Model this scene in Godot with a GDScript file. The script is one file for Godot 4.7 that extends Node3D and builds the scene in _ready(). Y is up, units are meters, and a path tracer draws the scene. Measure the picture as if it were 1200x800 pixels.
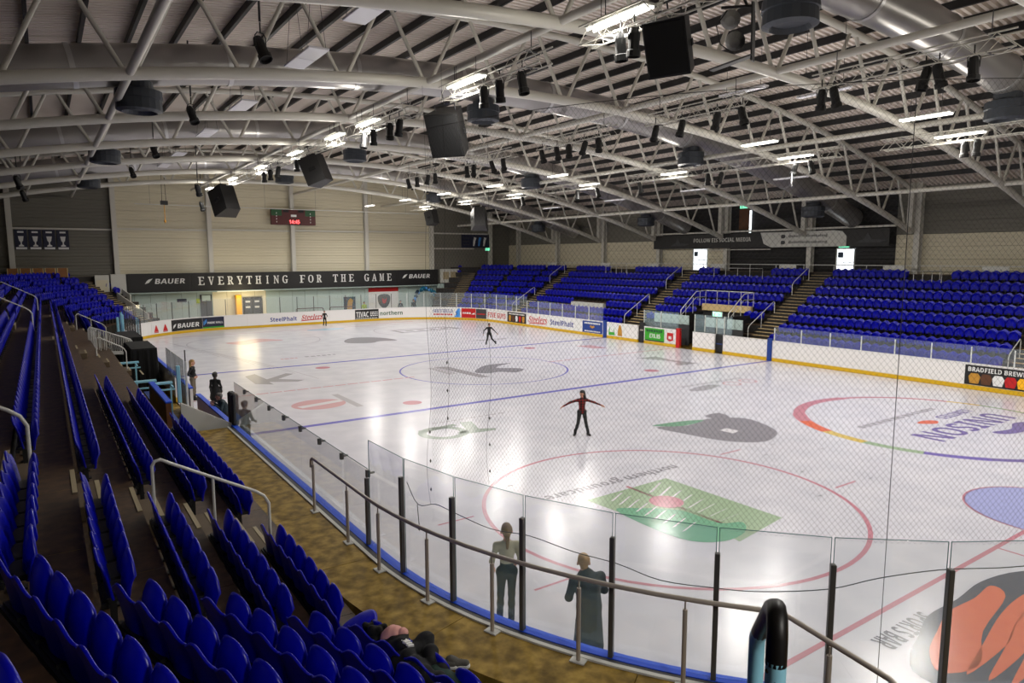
extends Node3D
# An indoor ice rink seen from the upper rows of its corner stand. Centre of the ice is the origin, y up, z towards the near end.

var M := {}
var taken := {}
var rng := RandomNumberGenerator.new()
var cam: Camera3D

# ------------------------------------------------------------------ small mesh builder
class MB:
	var v := PackedVector3Array()
	var n := PackedVector3Array()
	var c := PackedColorArray()
	var col := Color.WHITE
	func tri(a: Vector3, b: Vector3, d: Vector3) -> void:       # counter-clockwise seen from outside
		var m := (b - a).cross(d - a)
		if m.length_squared() < 1e-16: return
		m = m.normalized()
		v.append(a); v.append(d); v.append(b)
		n.append(m); n.append(m); n.append(m)
		c.append(col); c.append(col); c.append(col)
	func tri_n(a: Vector3, b: Vector3, d: Vector3, na: Vector3, nb: Vector3, nd: Vector3) -> void:
		v.append(a); v.append(d); v.append(b)
		n.append(na); n.append(nd); n.append(nb)
		c.append(col); c.append(col); c.append(col)
	func quad(a: Vector3, b: Vector3, d: Vector3, e: Vector3) -> void:
		tri(a, b, d); tri(a, d, e)
	func quad_n(a: Vector3, b: Vector3, d: Vector3, e: Vector3, na: Vector3, nb: Vector3, nd: Vector3, ne: Vector3) -> void:
		tri_n(a, b, d, na, nb, nd); tri_n(a, d, e, na, nd, ne)
	func box(at: Vector3, size: Vector3, turn := Basis()) -> void:
		var h := size / 2
		var p := []
		for i in 8:
			p.append(at + turn * Vector3(h.x if i & 1 else -h.x, h.y if i & 2 else -h.y, h.z if i & 4 else -h.z))
		quad(p[4], p[5], p[7], p[6]); quad(p[1], p[0], p[2], p[3]); quad(p[5], p[1], p[3], p[7])
		quad(p[0], p[4], p[6], p[2]); quad(p[6], p[7], p[3], p[2]); quad(p[0], p[1], p[5], p[4])
	func cbox(at: Vector3, size: Vector3, b: float, turn := Basis()) -> void:   # chamfered box
		var h := size / 2
		var f := func(x: float, y: float, z: float) -> Vector3: return at + turn * Vector3(x, y, z)
		for s in [-1.0, 1.0]:
			var fx := [f.call(s * h.x, -h.y + b, -h.z + b), f.call(s * h.x, h.y - b, -h.z + b), f.call(s * h.x, h.y - b, h.z - b), f.call(s * h.x, -h.y + b, h.z - b)]
			var fy := [f.call(-h.x + b, s * h.y, -h.z + b), f.call(-h.x + b, s * h.y, h.z - b), f.call(h.x - b, s * h.y, h.z - b), f.call(h.x - b, s * h.y, -h.z + b)]
			var fz := [f.call(-h.x + b, -h.y + b, s * h.z), f.call(h.x - b, -h.y + b, s * h.z), f.call(h.x - b, h.y - b, s * h.z), f.call(-h.x + b, h.y - b, s * h.z)]
			for q in [fx, fy, fz]: out_quad(q, at)
			for t in [-1.0, 1.0]:
				out_quad([f.call(s * h.x, t * (h.y - b), -h.z + b), f.call(s * h.x, t * (h.y - b), h.z - b), f.call(s * (h.x - b), t * h.y, h.z - b), f.call(s * (h.x - b), t * h.y, -h.z + b)], at)
				out_quad([f.call(s * h.x, -h.y + b, t * (h.z - b)), f.call(s * h.x, h.y - b, t * (h.z - b)), f.call(s * (h.x - b), h.y - b, t * h.z), f.call(s * (h.x - b), -h.y + b, t * h.z)], at)
				out_quad([f.call(-h.x + b, s * h.y, t * (h.z - b)), f.call(h.x - b, s * h.y, t * (h.z - b)), f.call(h.x - b, s * (h.y - b), t * h.z), f.call(-h.x + b, s * (h.y - b), t * h.z)], at)
				for u in [-1.0, 1.0]:
					out_quad([f.call(s * h.x, t * (h.y - b), u * (h.z - b)), f.call(s * (h.x - b), t * h.y, u * (h.z - b)), f.call(s * (h.x - b), t * (h.y - b), u * h.z)], at)
	func out_quad(q: Array, from: Vector3) -> void:      # a convex patch, wound so that it faces away from «from»
		var m: Vector3 = (q[1] - q[0]).cross(q[2] - q[0])
		var mid: Vector3 = (q[0] + q[1] + q[2]) / 3.0
		if m.dot(mid - from) < 0: q.reverse()
		for i in range(1, q.size() - 1): tri(q[0], q[i], q[i + 1])
	func tube(a: Vector3, b: Vector3, r: float, seg := 8, r2 := -1.0, caps := true) -> void:
		if r2 < 0: r2 = r
		var d := (b - a).normalized()
		var x := d.cross(Vector3.UP if absf(d.y) < .9 else Vector3.RIGHT).normalized()
		var y := d.cross(x)
		for i in seg:
			var t := TAU * i / seg
			var u := TAU * (i + 1) / seg
			var p := x * cos(t) + y * sin(t)
			var q := x * cos(u) + y * sin(u)
			quad_n(a + p * r, a + q * r, b + q * r2, b + p * r2, p, q, q, p)
			if caps:
				tri(a, a + q * r, a + p * r); tri(b, b + p * r2, b + q * r2)
	func pipe(pts: Array, r: float, seg := 8, caps := true) -> void:   # a bent round bar through the points
		var rings := []
		var prev := Vector3.ZERO
		for i in pts.size():
			var d: Vector3
			if i == 0: d = pts[1] - pts[0]
			elif i == pts.size() - 1: d = pts[i] - pts[i - 1]
			else: d = (pts[i + 1] - pts[i]).normalized() + (pts[i] - pts[i - 1]).normalized()
			d = d.normalized()
			var x: Vector3
			if i == 0: x = d.cross(Vector3.UP if absf(d.y) < .9 else Vector3.RIGHT).normalized()
			else: x = (prev - d * prev.dot(d)).normalized()
			prev = x
			var y := d.cross(x)
			var ring := []
			for k in seg:
				var t := TAU * k / seg
				ring.append(x * cos(t) + y * sin(t))
			rings.append(ring)
		for i in pts.size() - 1:
			for k in seg:
				var l := (k + 1) % seg
				var p: Vector3 = rings[i][k]; var q: Vector3 = rings[i][l]
				var s: Vector3 = rings[i + 1][k]; var t: Vector3 = rings[i + 1][l]
				quad_n(pts[i] + p * r, pts[i] + q * r, pts[i + 1] + t * r, pts[i + 1] + s * r, p, q, t, s)
		if caps:
			for k in seg:
				var l := (k + 1) % seg
				var e := pts.size() - 1
				tri(pts[0], pts[0] + rings[0][l] * r, pts[0] + rings[0][k] * r)
				tri(pts[e], pts[e] + rings[e][k] * r, pts[e] + rings[e][l] * r)
	func lathe(at: Vector3, prof: Array, seg := 16, turn := Basis()) -> void:   # prof: Vector2(radius, height) from bottom to top
		for i in prof.size() - 1:
			var p: Vector2 = prof[i]; var q: Vector2 = prof[i + 1]
			for k in seg:
				var t := TAU * k / seg; var u := TAU * (k + 1) / seg
				var a := Vector3(cos(t), 0, sin(t)); var b := Vector3(cos(u), 0, sin(u))
				quad(at + turn * (b * p.x + Vector3(0, p.y, 0)), at + turn * (a * p.x + Vector3(0, p.y, 0)), at + turn * (a * q.x + Vector3(0, q.y, 0)), at + turn * (b * q.x + Vector3(0, q.y, 0)))
	func prism(poly: PackedVector2Array, f: Callable, d: float) -> void:   # poly in (u,v); f(u,v,w) -> point; thickness from w=0 to w=d
		var ix := Geometry2D.triangulate_polygon(poly)
		var s := 1.0 if not Geometry2D.is_polygon_clockwise(poly) else -1.0
		for i in range(0, ix.size(), 3):
			var a := poly[ix[i]]; var b := poly[ix[i + 1]]; var e := poly[ix[i + 2]]
			if (b - a).cross(e - a) < 0:
				var w := b; b = e; e = w
			tri(f.call(a.x, a.y, d), f.call(b.x, b.y, d), f.call(e.x, e.y, d))
			tri(f.call(a.x, a.y, 0.0), f.call(e.x, e.y, 0.0), f.call(b.x, b.y, 0.0))
		for i in poly.size():
			var a := poly[i]; var b := poly[(i + 1) % poly.size()]
			if s < 0:
				var w := a; a = b; b = w
			quad(f.call(a.x, a.y, 0.0), f.call(b.x, b.y, 0.0), f.call(b.x, b.y, d), f.call(a.x, a.y, d))
	func mesh(colored := false) -> ArrayMesh:
		var m := ArrayMesh.new()
		add_to(m, colored)
		return m
	func add_to(m: ArrayMesh, colored := false) -> void:
		var a := []
		a.resize(Mesh.ARRAY_MAX)
		a[Mesh.ARRAY_VERTEX] = v
		a[Mesh.ARRAY_NORMAL] = n
		if colored: a[Mesh.ARRAY_COLOR] = c
		m.add_surface_from_arrays(Mesh.PRIMITIVE_TRIANGLES, a)

# ------------------------------------------------------------------ objects
func numbered(called: String, parent: Node) -> String:
	var key := str(parent.get_instance_id()) + called
	if not taken.has(key):
		taken[key] = 0
		return called
	taken[key] += 1
	return "%s_%03d" % [called, taken[key]]

func put(called: String, mesh: Mesh, m: Material, parent: Node = self) -> MeshInstance3D:
	var o := MeshInstance3D.new()
	o.name = numbered(called, parent)
	o.mesh = mesh
	if m: o.material_override = m
	parent.add_child(o, true)
	return o

func obj(called: String, b: MB, m: Material, parent: Node = self) -> MeshInstance3D:
	return put(called, b.mesh(), m, parent)

func tag(o: Node, label: String, category := "", group := "", kind := "") -> Node:
	if label: o.set_meta("label", label)
	if category: o.set_meta("category", category)
	if group: o.set_meta("group", group)
	if kind: o.set_meta("kind", kind)
	return o

func thing(called: String, label: String, category: String, at := Vector3.ZERO, turn := 0.0, group := "", kind := "") -> Node3D:
	var o := Node3D.new()
	o.name = numbered(called, self)
	add_child(o, true)
	o.position = at
	o.rotation.y = turn
	tag(o, label, category, group, kind)
	return o

func struct(called: String, label: String) -> Node3D:
	return thing(called, label, "", Vector3.ZERO, 0.0, "", "structure")

func copy_of(o: Node3D, label: String, at: Vector3, turn := 0.0) -> Node3D:
	var r: Node3D = o.duplicate()
	r.name = numbered(String(o.name).rstrip("0123456789").rstrip("_"), self)
	add_child(r, true)
	r.position = at
	r.rotation.y = turn
	r.set_meta("label", label)
	return r

const ORD := ["first", "second", "third", "fourth", "fifth", "sixth", "seventh", "eighth", "ninth", "tenth", "eleventh", "twelfth", "thirteenth", "fourteenth", "fifteenth", "sixteenth", "seventeenth", "eighteenth", "nineteenth", "twentieth", "twenty-first", "twenty-second", "twenty-third", "twenty-fourth", "twenty-fifth", "twenty-sixth", "twenty-seventh", "twenty-eighth", "twenty-ninth", "thirtieth", "thirty-first", "thirty-second", "thirty-third", "thirty-fourth", "thirty-fifth", "thirty-sixth", "thirty-seventh", "thirty-eighth", "thirty-ninth", "fortieth", "forty-first", "forty-second", "forty-third", "forty-fourth", "forty-fifth", "forty-sixth", "forty-seventh", "forty-eighth", "forty-ninth", "fiftieth"]
func nth(i: int) -> String:
	return ORD[i] if i < ORD.size() else "number %d" % (i + 1)

# ------------------------------------------------------------------ materials
func mat(called: String, col: Color, rough := 0.6, metal := 0.0) -> StandardMaterial3D:
	var m := StandardMaterial3D.new()
	m.albedo_color = col
	m.roughness = rough
	m.metallic = metal
	m.metallic_specular = 0.5
	M[called] = m
	return m

func glow(called: String, col: Color, energy: float) -> StandardMaterial3D:
	var m := mat(called, Color(.9, .9, .9), .5)
	m.emission_enabled = true
	m.emission = col
	m.emission_energy_multiplier = energy
	return m

func noise_image(size: int, freq: float, lo: Color, hi: Color, octaves: int, sd: int, sharp := 1.0) -> ImageTexture:
	var f := FastNoiseLite.new()
	f.seed = sd
	f.noise_type = FastNoiseLite.TYPE_SIMPLEX_SMOOTH
	f.frequency = freq
	f.fractal_octaves = octaves
	var g := f.get_seamless_image(size, size)
	var im := Image.create(size, size, true, Image.FORMAT_RGB8)
	for y in size:
		for x in size:
			var t := pow(clampf(g.get_pixel(x, y).r, 0, 1), sharp)
			im.set_pixel(x, y, lo.lerp(hi, t))
	im.generate_mipmaps()
	return ImageTexture.create_from_image(im)

func tri_tex(m: StandardMaterial3D, t: Texture2D, size: float) -> void:
	m.albedo_color = Color.WHITE
	m.albedo_texture = t
	m.uv1_triplanar = true
	m.uv1_world_triplanar = true
	m.uv1_scale = Vector3.ONE / size

func materials() -> void:
	var ice := mat("ice", Color(.88, .87, .89), .22)
	tri_tex(ice, noise_image(512, .012, Color(.80, .80, .84), Color(.87, .865, .895), 5, 3), 9.0)
	var nm := FastNoiseLite.new()
	nm.seed = 8; nm.frequency = .02; nm.fractal_octaves = 3
	var ni := nm.get_seamless_image(256, 256)
	ni.convert(Image.FORMAT_RGB8)
	ni.bump_map_to_normal_map(.8)
	ice.normal_enabled = true
	ice.normal_texture = ImageTexture.create_from_image(ni)
	ice.normal_scale = .10
	mat("ice_red", Color(.78, .54, .59), .2); mat("ice_pale_red", Color(.83, .66, .68), .2); mat("ice_blue", Color(.47, .46, .78), .2); mat("ice_pale_blue", Color(.66, .68, .86), .2)
	mat("ice_grey", Color(.58, .57, .6), .2); mat("ice_mid_grey", Color(.66, .65, .67), .2); mat("ice_pale_grey", Color(.74, .73, .75), .2); mat("ice_dark", Color(.36, .35, .4), .2)
	mat("ice_green", Color(.63, .72, .60), .2); mat("ice_deep_green", Color(.45, .68, .55), .2); mat("ice_sage", Color(.62, .67, .63), .2); mat("ice_white", Color(.87, .86, .88), .2)
	mat("ice_orange", Color(.88, .47, .36), .2); mat("ice_purple", Color(.5, .45, .66), .2); mat("ice_yellow", Color(.85, .75, .42), .2); mat("ice_teal", Color(.5, .66, .56), .2); mat("ice_violet", Color(.5, .45, .72), .2); mat("ice_sky", Color(.68, .81, .90), .2)
	var con := mat("walk", Color(.5, .45, .32), .5)
	con.metallic_specular = .22
	tri_tex(con, noise_image(512, .02, Color(.37, .29, .10), Color(.72, .60, .30), 5, 5), 3.2)
	var ter := mat("deck", Color(.3, .24, .18), .62)
	tri_tex(ter, noise_image(512, .02, Color(.17, .115, .06), Color(.36, .26, .15), 5, 9), 2.3)
	mat("riser", Color(.10, .085, .07), .7); mat("block", Color(.36, .30, .22), .7); mat("nosing", Color(.62, .57, .45), .6); mat("tread", Color(.80, .70, .50), .7)
	mat("blue_seat", Color(.0, .022, .63), .32); mat("bracket", Color(.03, .03, .035), .5)
	M.blue_seat.metallic_specular = .45
	mat("white_rail", Color(.78, .78, .76), .35); mat("worn_blue", Color(.55, .78, .86), .4); mat("rail_wear", Color(.06, .05, .05), .45, .3)
	mat("steel", Color(.66, .62, .57), .4, .15); mat("dark_post", Color(.30, .295, .285), .4, .1); mat("white_post", Color(.82, .83, .82), .4)
	mat("board", Color(.88, .87, .86), .35); mat("kick", Color(.80, .64, .04), .4); mat("cap", Color(.0, .27, .78), .6); mat("trim_white", Color(.76, .76, .73), .5)
	mat("roof_steel", Color(.76, .75, .71), .4); mat("purlin", Color(.13, .13, .135), .55); mat("roof_deck", Color(.84, .80, .76), .55)
	mat("duct", Color(.62, .61, .60), .3, .6); mat("diffuser", Color(.20, .22, .25), .5, .2); mat("duct_band", Color(.74, .74, .74), .3, .7)
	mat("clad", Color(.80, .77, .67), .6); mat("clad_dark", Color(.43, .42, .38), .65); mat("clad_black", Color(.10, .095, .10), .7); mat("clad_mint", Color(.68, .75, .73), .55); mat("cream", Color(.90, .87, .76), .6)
	mat("black", Color(.02, .02, .022), .6); mat("soft_black", Color(.015, .015, .017), .95); mat("charcoal", Color(.075, .072, .07), .55); mat("dark_grey", Color(.22, .22, .23), .6)
	mat("white", Color(.86, .86, .85), .5); mat("red", Color(.72, .06, .06), .5); mat("deep_red", Color(.30, .03, .04), .5); mat("navy", Color(.07, .09, .20), .5); mat("yellow", Color(.95, .70, .02), .5)
	mat("sign_blue", Color(.07, .22, .52), .5); mat("print_blue", Color(.06, .16, .50), .5); mat("light_blue", Color(.25, .55, .85), .5); mat("green", Color(.20, .62, .12), .5); mat("dark_green", Color(.05, .30, .14), .5)
	mat("gold", Color(.72, .52, .16), .5); mat("brown", Color(.35, .2, .09), .6); mat("wood", Color(.55, .36, .18), .6); mat("pink", Color(.85, .62, .58), .8); mat("bag_green", Color(.02, .16, .13), .8); mat("coat", Color(.016, .018, .03), .85); mat("shoe_grey", Color(.33, .32, .3), .8)
	mat("hair_dark", Color(.07, .045, .03), .6); mat("hair_blond", Color(.47, .37, .18), .6); mat("hair_light", Color(.62, .48, .28), .6); mat("hair_grey", Color(.3, .29, .28), .6)
	mat("teal", Color(.02, .38, .50), .3); mat("teal_dark", Color(.02, .16, .26), .3); mat("net", Color(.24, .235, .22), .8); mat("net_pale", Color(.62, .62, .6), .7); mat("panel_off", Color(.86, .86, .88), .5); mat("lime", Color(.62, .72, .12), .6)
	mat("scuff", Color(.45, .44, .46), .6)
	glow("lamp", Color(1, .985, .95), 3.2); glow("led_red", Color(1, .05, .12), 3.0); glow("exit_green", Color(.35, 1, .75), 1.3); glow("daylight", Color(.95, .98, 1), 1.6); glow("warm_lit", Color(1, .93, .72), .55)
	var skin := mat("person", Color.WHITE, .75)
	skin.vertex_color_use_as_albedo = true
	var g := mat("glass", Color(.80, .95, .98, .085), .03)
	g.transparency = BaseMaterial3D.TRANSPARENCY_ALPHA
	var g2 := mat("glass_clear", Color(.85, .92, .93, .05), .03)
	g2.transparency = BaseMaterial3D.TRANSPARENCY_ALPHA
	mat("glass_edge", Color(.25, .42, .42), .2)

# ------------------------------------------------------------------ paths round the rink
const RC := 8.5           # corner radius of the boards
func board(s: float) -> Array:      # [point on the ice face, direction, outward]; s runs from the near left, round the far end, to the near right
	var c := RC * PI / 2
	if s < 42.5: return [Vector3(-15, 0, 21 - s), Vector3(0, 0, -1), Vector3(-1, 0, 0)]
	s -= 42.5
	if s < c:
		var a := s / RC
		return [Vector3(-6.5 - RC * cos(a), 0, -21.5 - RC * sin(a)), Vector3(sin(a), 0, -cos(a)), Vector3(-cos(a), 0, -sin(a))]
	s -= c
	if s < 13: return [Vector3(-6.5 + s, 0, -30), Vector3(1, 0, 0), Vector3(0, 0, -1)]
	s -= 13
	if s < c:
		var a := s / RC
		return [Vector3(6.5 + RC * sin(a), 0, -21.5 - RC * cos(a)), Vector3(cos(a), 0, sin(a)), Vector3(sin(a), 0, -cos(a))]
	s -= c
	if s < 42.5: return [Vector3(15, 0, -21.5 + s), Vector3(0, 0, 1), Vector3(1, 0, 0)]
	s -= 42.5
	if s < c:
		var a := s / RC
		return [Vector3(6.5 + RC * cos(a), 0, 21 + RC * sin(a)), Vector3(-sin(a), 0, cos(a)), Vector3(cos(a), 0, sin(a))]
	s -= c
	if s < 13: return [Vector3(6.5 - s, 0, 29.5), Vector3(-1, 0, 0), Vector3(0, 0, 1)]
	s -= 13
	var b := s / RC
	return [Vector3(-6.5 - RC * sin(b), 0, 21 + RC * cos(b)), Vector3(-cos(b), 0, -sin(b)), Vector3(-sin(b), 0, cos(b))]
const BOARD_LEN := 164.407
func bp(s: float, y: float, out: float) -> Vector3:
	var q := board(fposmod(s, BOARD_LEN))
	return q[0] + q[2] * out + Vector3(0, y, 0)

func strip(b: MB, s0: float, s1: float, y0: float, y1: float, o0: float, o1: float, step := .6) -> void:   # a box bent along the boards
	var k := maxi(1, int(ceil((s1 - s0) / step)))
	for i in k:
		var a := lerpf(s0, s1, float(i) / k)
		var e := lerpf(s0, s1, float(i + 1) / k)
		b.quad(bp(a, y0, o0), bp(e, y0, o0), bp(e, y1, o0), bp(a, y1, o0))
		b.quad(bp(e, y0, o1), bp(a, y0, o1), bp(a, y1, o1), bp(e, y1, o1))
		b.quad(bp(a, y1, o0), bp(e, y1, o0), bp(e, y1, o1), bp(a, y1, o1))
		b.quad(bp(e, y0, o0), bp(a, y0, o0), bp(a, y0, o1), bp(e, y0, o1))
	b.quad(bp(s0, y0, o1), bp(s0, y0, o0), bp(s0, y1, o0), bp(s0, y1, o1))
	b.quad(bp(s1, y0, o0), bp(s1, y0, o1), bp(s1, y1, o1), bp(s1, y1, o0))

# ------------------------------------------------------------------ lettering
func letters(text: String, w: float, h: float, f: Callable, bold := true, serif := false, depth := .006) -> ArrayMesh:   # f(u, v, d) -> point
	var t := TextMesh.new()
	var font := SystemFont.new()
	font.font_names = PackedStringArray(["Droid Serif" if serif else "Droid Sans"])
	font.font_weight = 700 if bold else 400
	t.font = font
	t.text = text
	t.font_size = 48
	t.pixel_size = .01
	t.depth = .05
	t.curve_step = 2.0
	var a := t.get_mesh_arrays()
	var v: PackedVector3Array = a[Mesh.ARRAY_VERTEX]
	var ix = a[Mesh.ARRAY_INDEX]
	var lo := Vector3(1e9, 1e9, 1e9); var hi := -lo
	for p in v:
		lo = lo.min(p); hi = hi.max(p)
	var q := PackedVector3Array()
	for p in v:
		var r := (p - lo) / (hi - lo)
		q.append(f.call(r.x * w, r.y * h, r.z * depth))
	var b := MB.new()
	if ix == null or ix.size() == 0:
		for i in range(0, q.size(), 3): b.tri(q[i], q[i + 2], q[i + 1])
	else:
		for i in range(0, ix.size(), 3): b.tri(q[ix[i]], q[ix[i + 2]], q[ix[i + 1]])
	return b.mesh()

func _ready() -> void:
	rng.seed = 11
	camera_and_light()
	materials()
	shell()
	roof()
	ice_and_marks()
	boards()
	near_glass()
	terraces()
	seats()
	rails()
	far_wall_items()
	right_side_items()
	left_side_items()
	rigging()
	people()
	clutter()
	nets()

# ------------------------------------------------------------------ camera and light
const EXPOSURE := 1.0
const LAMP_E := 27.0
const SPILL := .15
func camera_and_light() -> void:
	cam = Camera3D.new()
	cam.name = "camera"
	add_child(cam)
	cam.position = Vector3(-19.322, 6.025, 31.033)
	cam.rotation = Vector3(-.1232, -.598, -.003)
	cam.fov = rad_to_deg(2 * atan(400.0 / 802.0))
	cam.near = .1
	cam.far = 200
	var e := WorldEnvironment.new()
	e.name = "world_environment"
	var env := Environment.new()
	env.background_mode = Environment.BG_COLOR
	env.background_color = Color(.02, .02, .022)
	env.tonemap_mode = Environment.TONE_MAPPER_LINEAR
	env.tonemap_exposure = EXPOSURE
	env.sdfgi_enabled = true
	env.ssao_enabled = true
	env.ssil_enabled = true
	e.environment = env
	add_child(e)

func lamp_light(at: Vector3, energy: float, angle := 82.0) -> void:     # the light of one fitting, shining straight down from just under its glowing face
	var l := SpotLight3D.new()
	l.name = numbered("lamp_light", self)
	l.position = at
	l.rotation = Vector3(-PI / 2, 0, 0)
	l.spot_angle = angle
	l.spot_angle_attenuation = .5
	l.spot_range = 60
	l.spot_attenuation = 2
	l.light_energy = energy
	l.light_color = Color(1, .985, .965)
	l.light_size = .35
	l.shadow_enabled = true
	add_child(l)
	var o := OmniLight3D.new()      # the open tubes also shine sideways and up
	o.name = numbered("lamp_spill", self)
	o.position = at - Vector3(0, .55, 0)
	o.omni_range = 60
	o.omni_attenuation = 2
	o.light_energy = energy * SPILL
	o.light_color = Color(1, .975, .93)
	o.light_size = .4
	o.shadow_enabled = true
	add_child(o)

# ------------------------------------------------------------------ walls, floors
func clad_panel(w: float, h: float) -> ArrayMesh:     # a ribbed cladding sheet, x along, y up, face towards +z
	var b := MB.new()
	var prof := [Vector2(0, .0), Vector2(.012, .03)]
	var ribs := 3
	for i in ribs:
		var y0 := .02 + (h - .04) * i / ribs
		var y1 := .02 + (h - .04) * (i + 1) / ribs
		prof.append(Vector2(y0 + .02, .045)); prof.append(Vector2(y1 - .06, .045)); prof.append(Vector2(y1 - .045, .025)); prof.append(Vector2(y1 - .012, .025))
	prof.append(Vector2(h - .008, .03)); prof.append(Vector2(h - .004, 0))
	for i in prof.size() - 1:
		var p: Vector2 = prof[i]; var q: Vector2 = prof[i + 1]
		b.quad(Vector3(0, p.x, p.y), Vector3(w, p.x, p.y), Vector3(w, q.x, q.y), Vector3(0, q.x, q.y))
	return b.mesh()

func box_part(called: String, lo: Vector3, hi: Vector3, m: Material, parent: Node) -> MeshInstance3D:
	var b := MB.new()
	b.box((lo + hi) / 2, hi - lo)
	return obj(called, b, m, parent)

const FAR_Z := -34.0
const RIGHT_X := 24.6
const FAR_COLS := [-21.2, -14.3, -7.1, .1, 7.35, 14.6, 21.9]
func shell() -> void:
	var fl := struct("floor_001", "bare concrete floor round and under the ice rink")
	box_part("slab", Vector3(-30, -.35, -34), Vector3(24.6, -.06, 40), M.walk, fl)
	# far wall
	var w := struct("wall_far", "beige ribbed wall behind the far end of the rink")
	box_part("wall_core", Vector3(-30.4, -.3, FAR_Z - .5), Vector3(25, 15.5, FAR_Z - .02), M.clad_dark, w)
	var edges := [-30.0] + FAR_COLS + [24.6]
	for i in edges.size() - 1:
		var a: float = edges[i]; var e: float = edges[i + 1]
		var pm := clad_panel(e - a - .02, .75)
		for r in 16:
			var dark := i < 2 or i > 5
			var o := put("cladding_panel", pm, M.clad_dark if dark else M.clad, w)
			o.position = Vector3(a + .01, 3.15 + r * .75, FAR_Z)
	for x in FAR_COLS:
		var b := MB.new()
		b.box(Vector3(x, 8.6, FAR_Z + .28), Vector3(.06, 11.0, .34))
		b.box(Vector3(x, 8.6, FAR_Z + .46), Vector3(.36, 11.0, .05))
		b.box(Vector3(x, 8.6, FAR_Z + .1), Vector3(.36, 11.0, .05))
		obj("column", b, M.roof_steel, w)
	for seg in [[-21.2, -14.3, 8.3], [-14.3, -7.1, 8.38], [-7.1, .1, 8.45], [.1, 7.35, 8.5], [7.35, 14.6, 8.55], [14.6, 21.9, 8.5], [14.6, 20.0, 6.9]]:
		var b := MB.new()
		b.box(Vector3((seg[0] + seg[1]) / 2, seg[2], FAR_Z + .16), Vector3(seg[1] - seg[0] - .36, .14, .14))
		obj("rail", b, M.roof_steel, w)
	# pale lower wall of tall sheets
	var x := -30.0
	while x < 24.5:
		var e := minf(x + 1.2, 24.6)
		if x < -7.1 and e > -7.1: e = -7.1
		if x < -2.5 and e > -2.5: e = -2.5
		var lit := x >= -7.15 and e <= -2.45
		var b := MB.new()
		b.cbox(Vector3((x + e) / 2, 1.58, FAR_Z + .03), Vector3(e - x - .02, 3.1, .06), .008)
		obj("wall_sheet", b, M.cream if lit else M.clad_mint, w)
		x = e
	# right wall
	var rw := struct("wall_right", "ribbed wall behind the long right-hand stand")
	box_part("wall_core", Vector3(RIGHT_X + .02, -.3, -34.5), Vector3(RIGHT_X + .5, 15.5, 40.4), M.clad_dark, rw)
	var zs := [-34.0, -31.7, -24.7, -17.65, -11.2, -3.6, 3.4, 9.0, 17.4, 24.4, 31.4, 40.0]
	for i in zs.size() - 1:
		var pm := clad_panel(zs[i + 1] - zs[i] - .02, .75)
		for r in 13:
			var y := 4.3 + r * .75
			var inner: bool = zs[i] >= -11.3 and zs[i + 1] <= 9.1
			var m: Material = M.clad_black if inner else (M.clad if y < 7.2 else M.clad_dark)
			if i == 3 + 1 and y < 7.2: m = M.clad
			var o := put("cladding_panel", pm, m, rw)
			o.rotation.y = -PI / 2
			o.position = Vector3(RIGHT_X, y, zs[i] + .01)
	for z in [-31.7, -24.7, -17.65, -10.6, -3.6, 3.4, 10.4, 17.4, 24.4]:
		var b := MB.new()
		b.box(Vector3(RIGHT_X - .3, 8.0, z), Vector3(.34, 7.4, .06))
		b.box(Vector3(RIGHT_X - .46, 8.0, z), Vector3(.05, 7.4, .34))
		b.box(Vector3(RIGHT_X - .1, 8.0, z), Vector3(.05, 7.4, .34))
		obj("column", b, M.roof_steel, rw)
	var lw := struct("wall_left", "dark wall behind the left-hand stand")
	box_part("wall_core", Vector3(-30.5, -.3, -34.5), Vector3(-30, 15.5, 40.4), M.clad_dark, lw)
	var nw := struct("wall_near", "wall behind the camera at the near end")
	box_part("wall_core", Vector3(-30.4, -.3, 40), Vector3(25, 15.5, 40.5), M.clad_dark, nw)

# ------------------------------------------------------------------ roof
func y_low(x: float) -> float: return 11.86 - (x + 3.5) * (x + 3.5) / 172.0
func y_top(x: float) -> float: return 14.1 - (x + 3.5) * (x + 3.5) / 180.0
func y_duct(x: float) -> float: return 12.9 - (x + 3.5) * (x + 3.5) / 168.0
const TRUSS_Z := [24.1, 17.1, 10.1, 3.1, -3.9, -10.9, -17.9, -24.9]
func place_words(z: float) -> String:
	return "over the ice at z"

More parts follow.
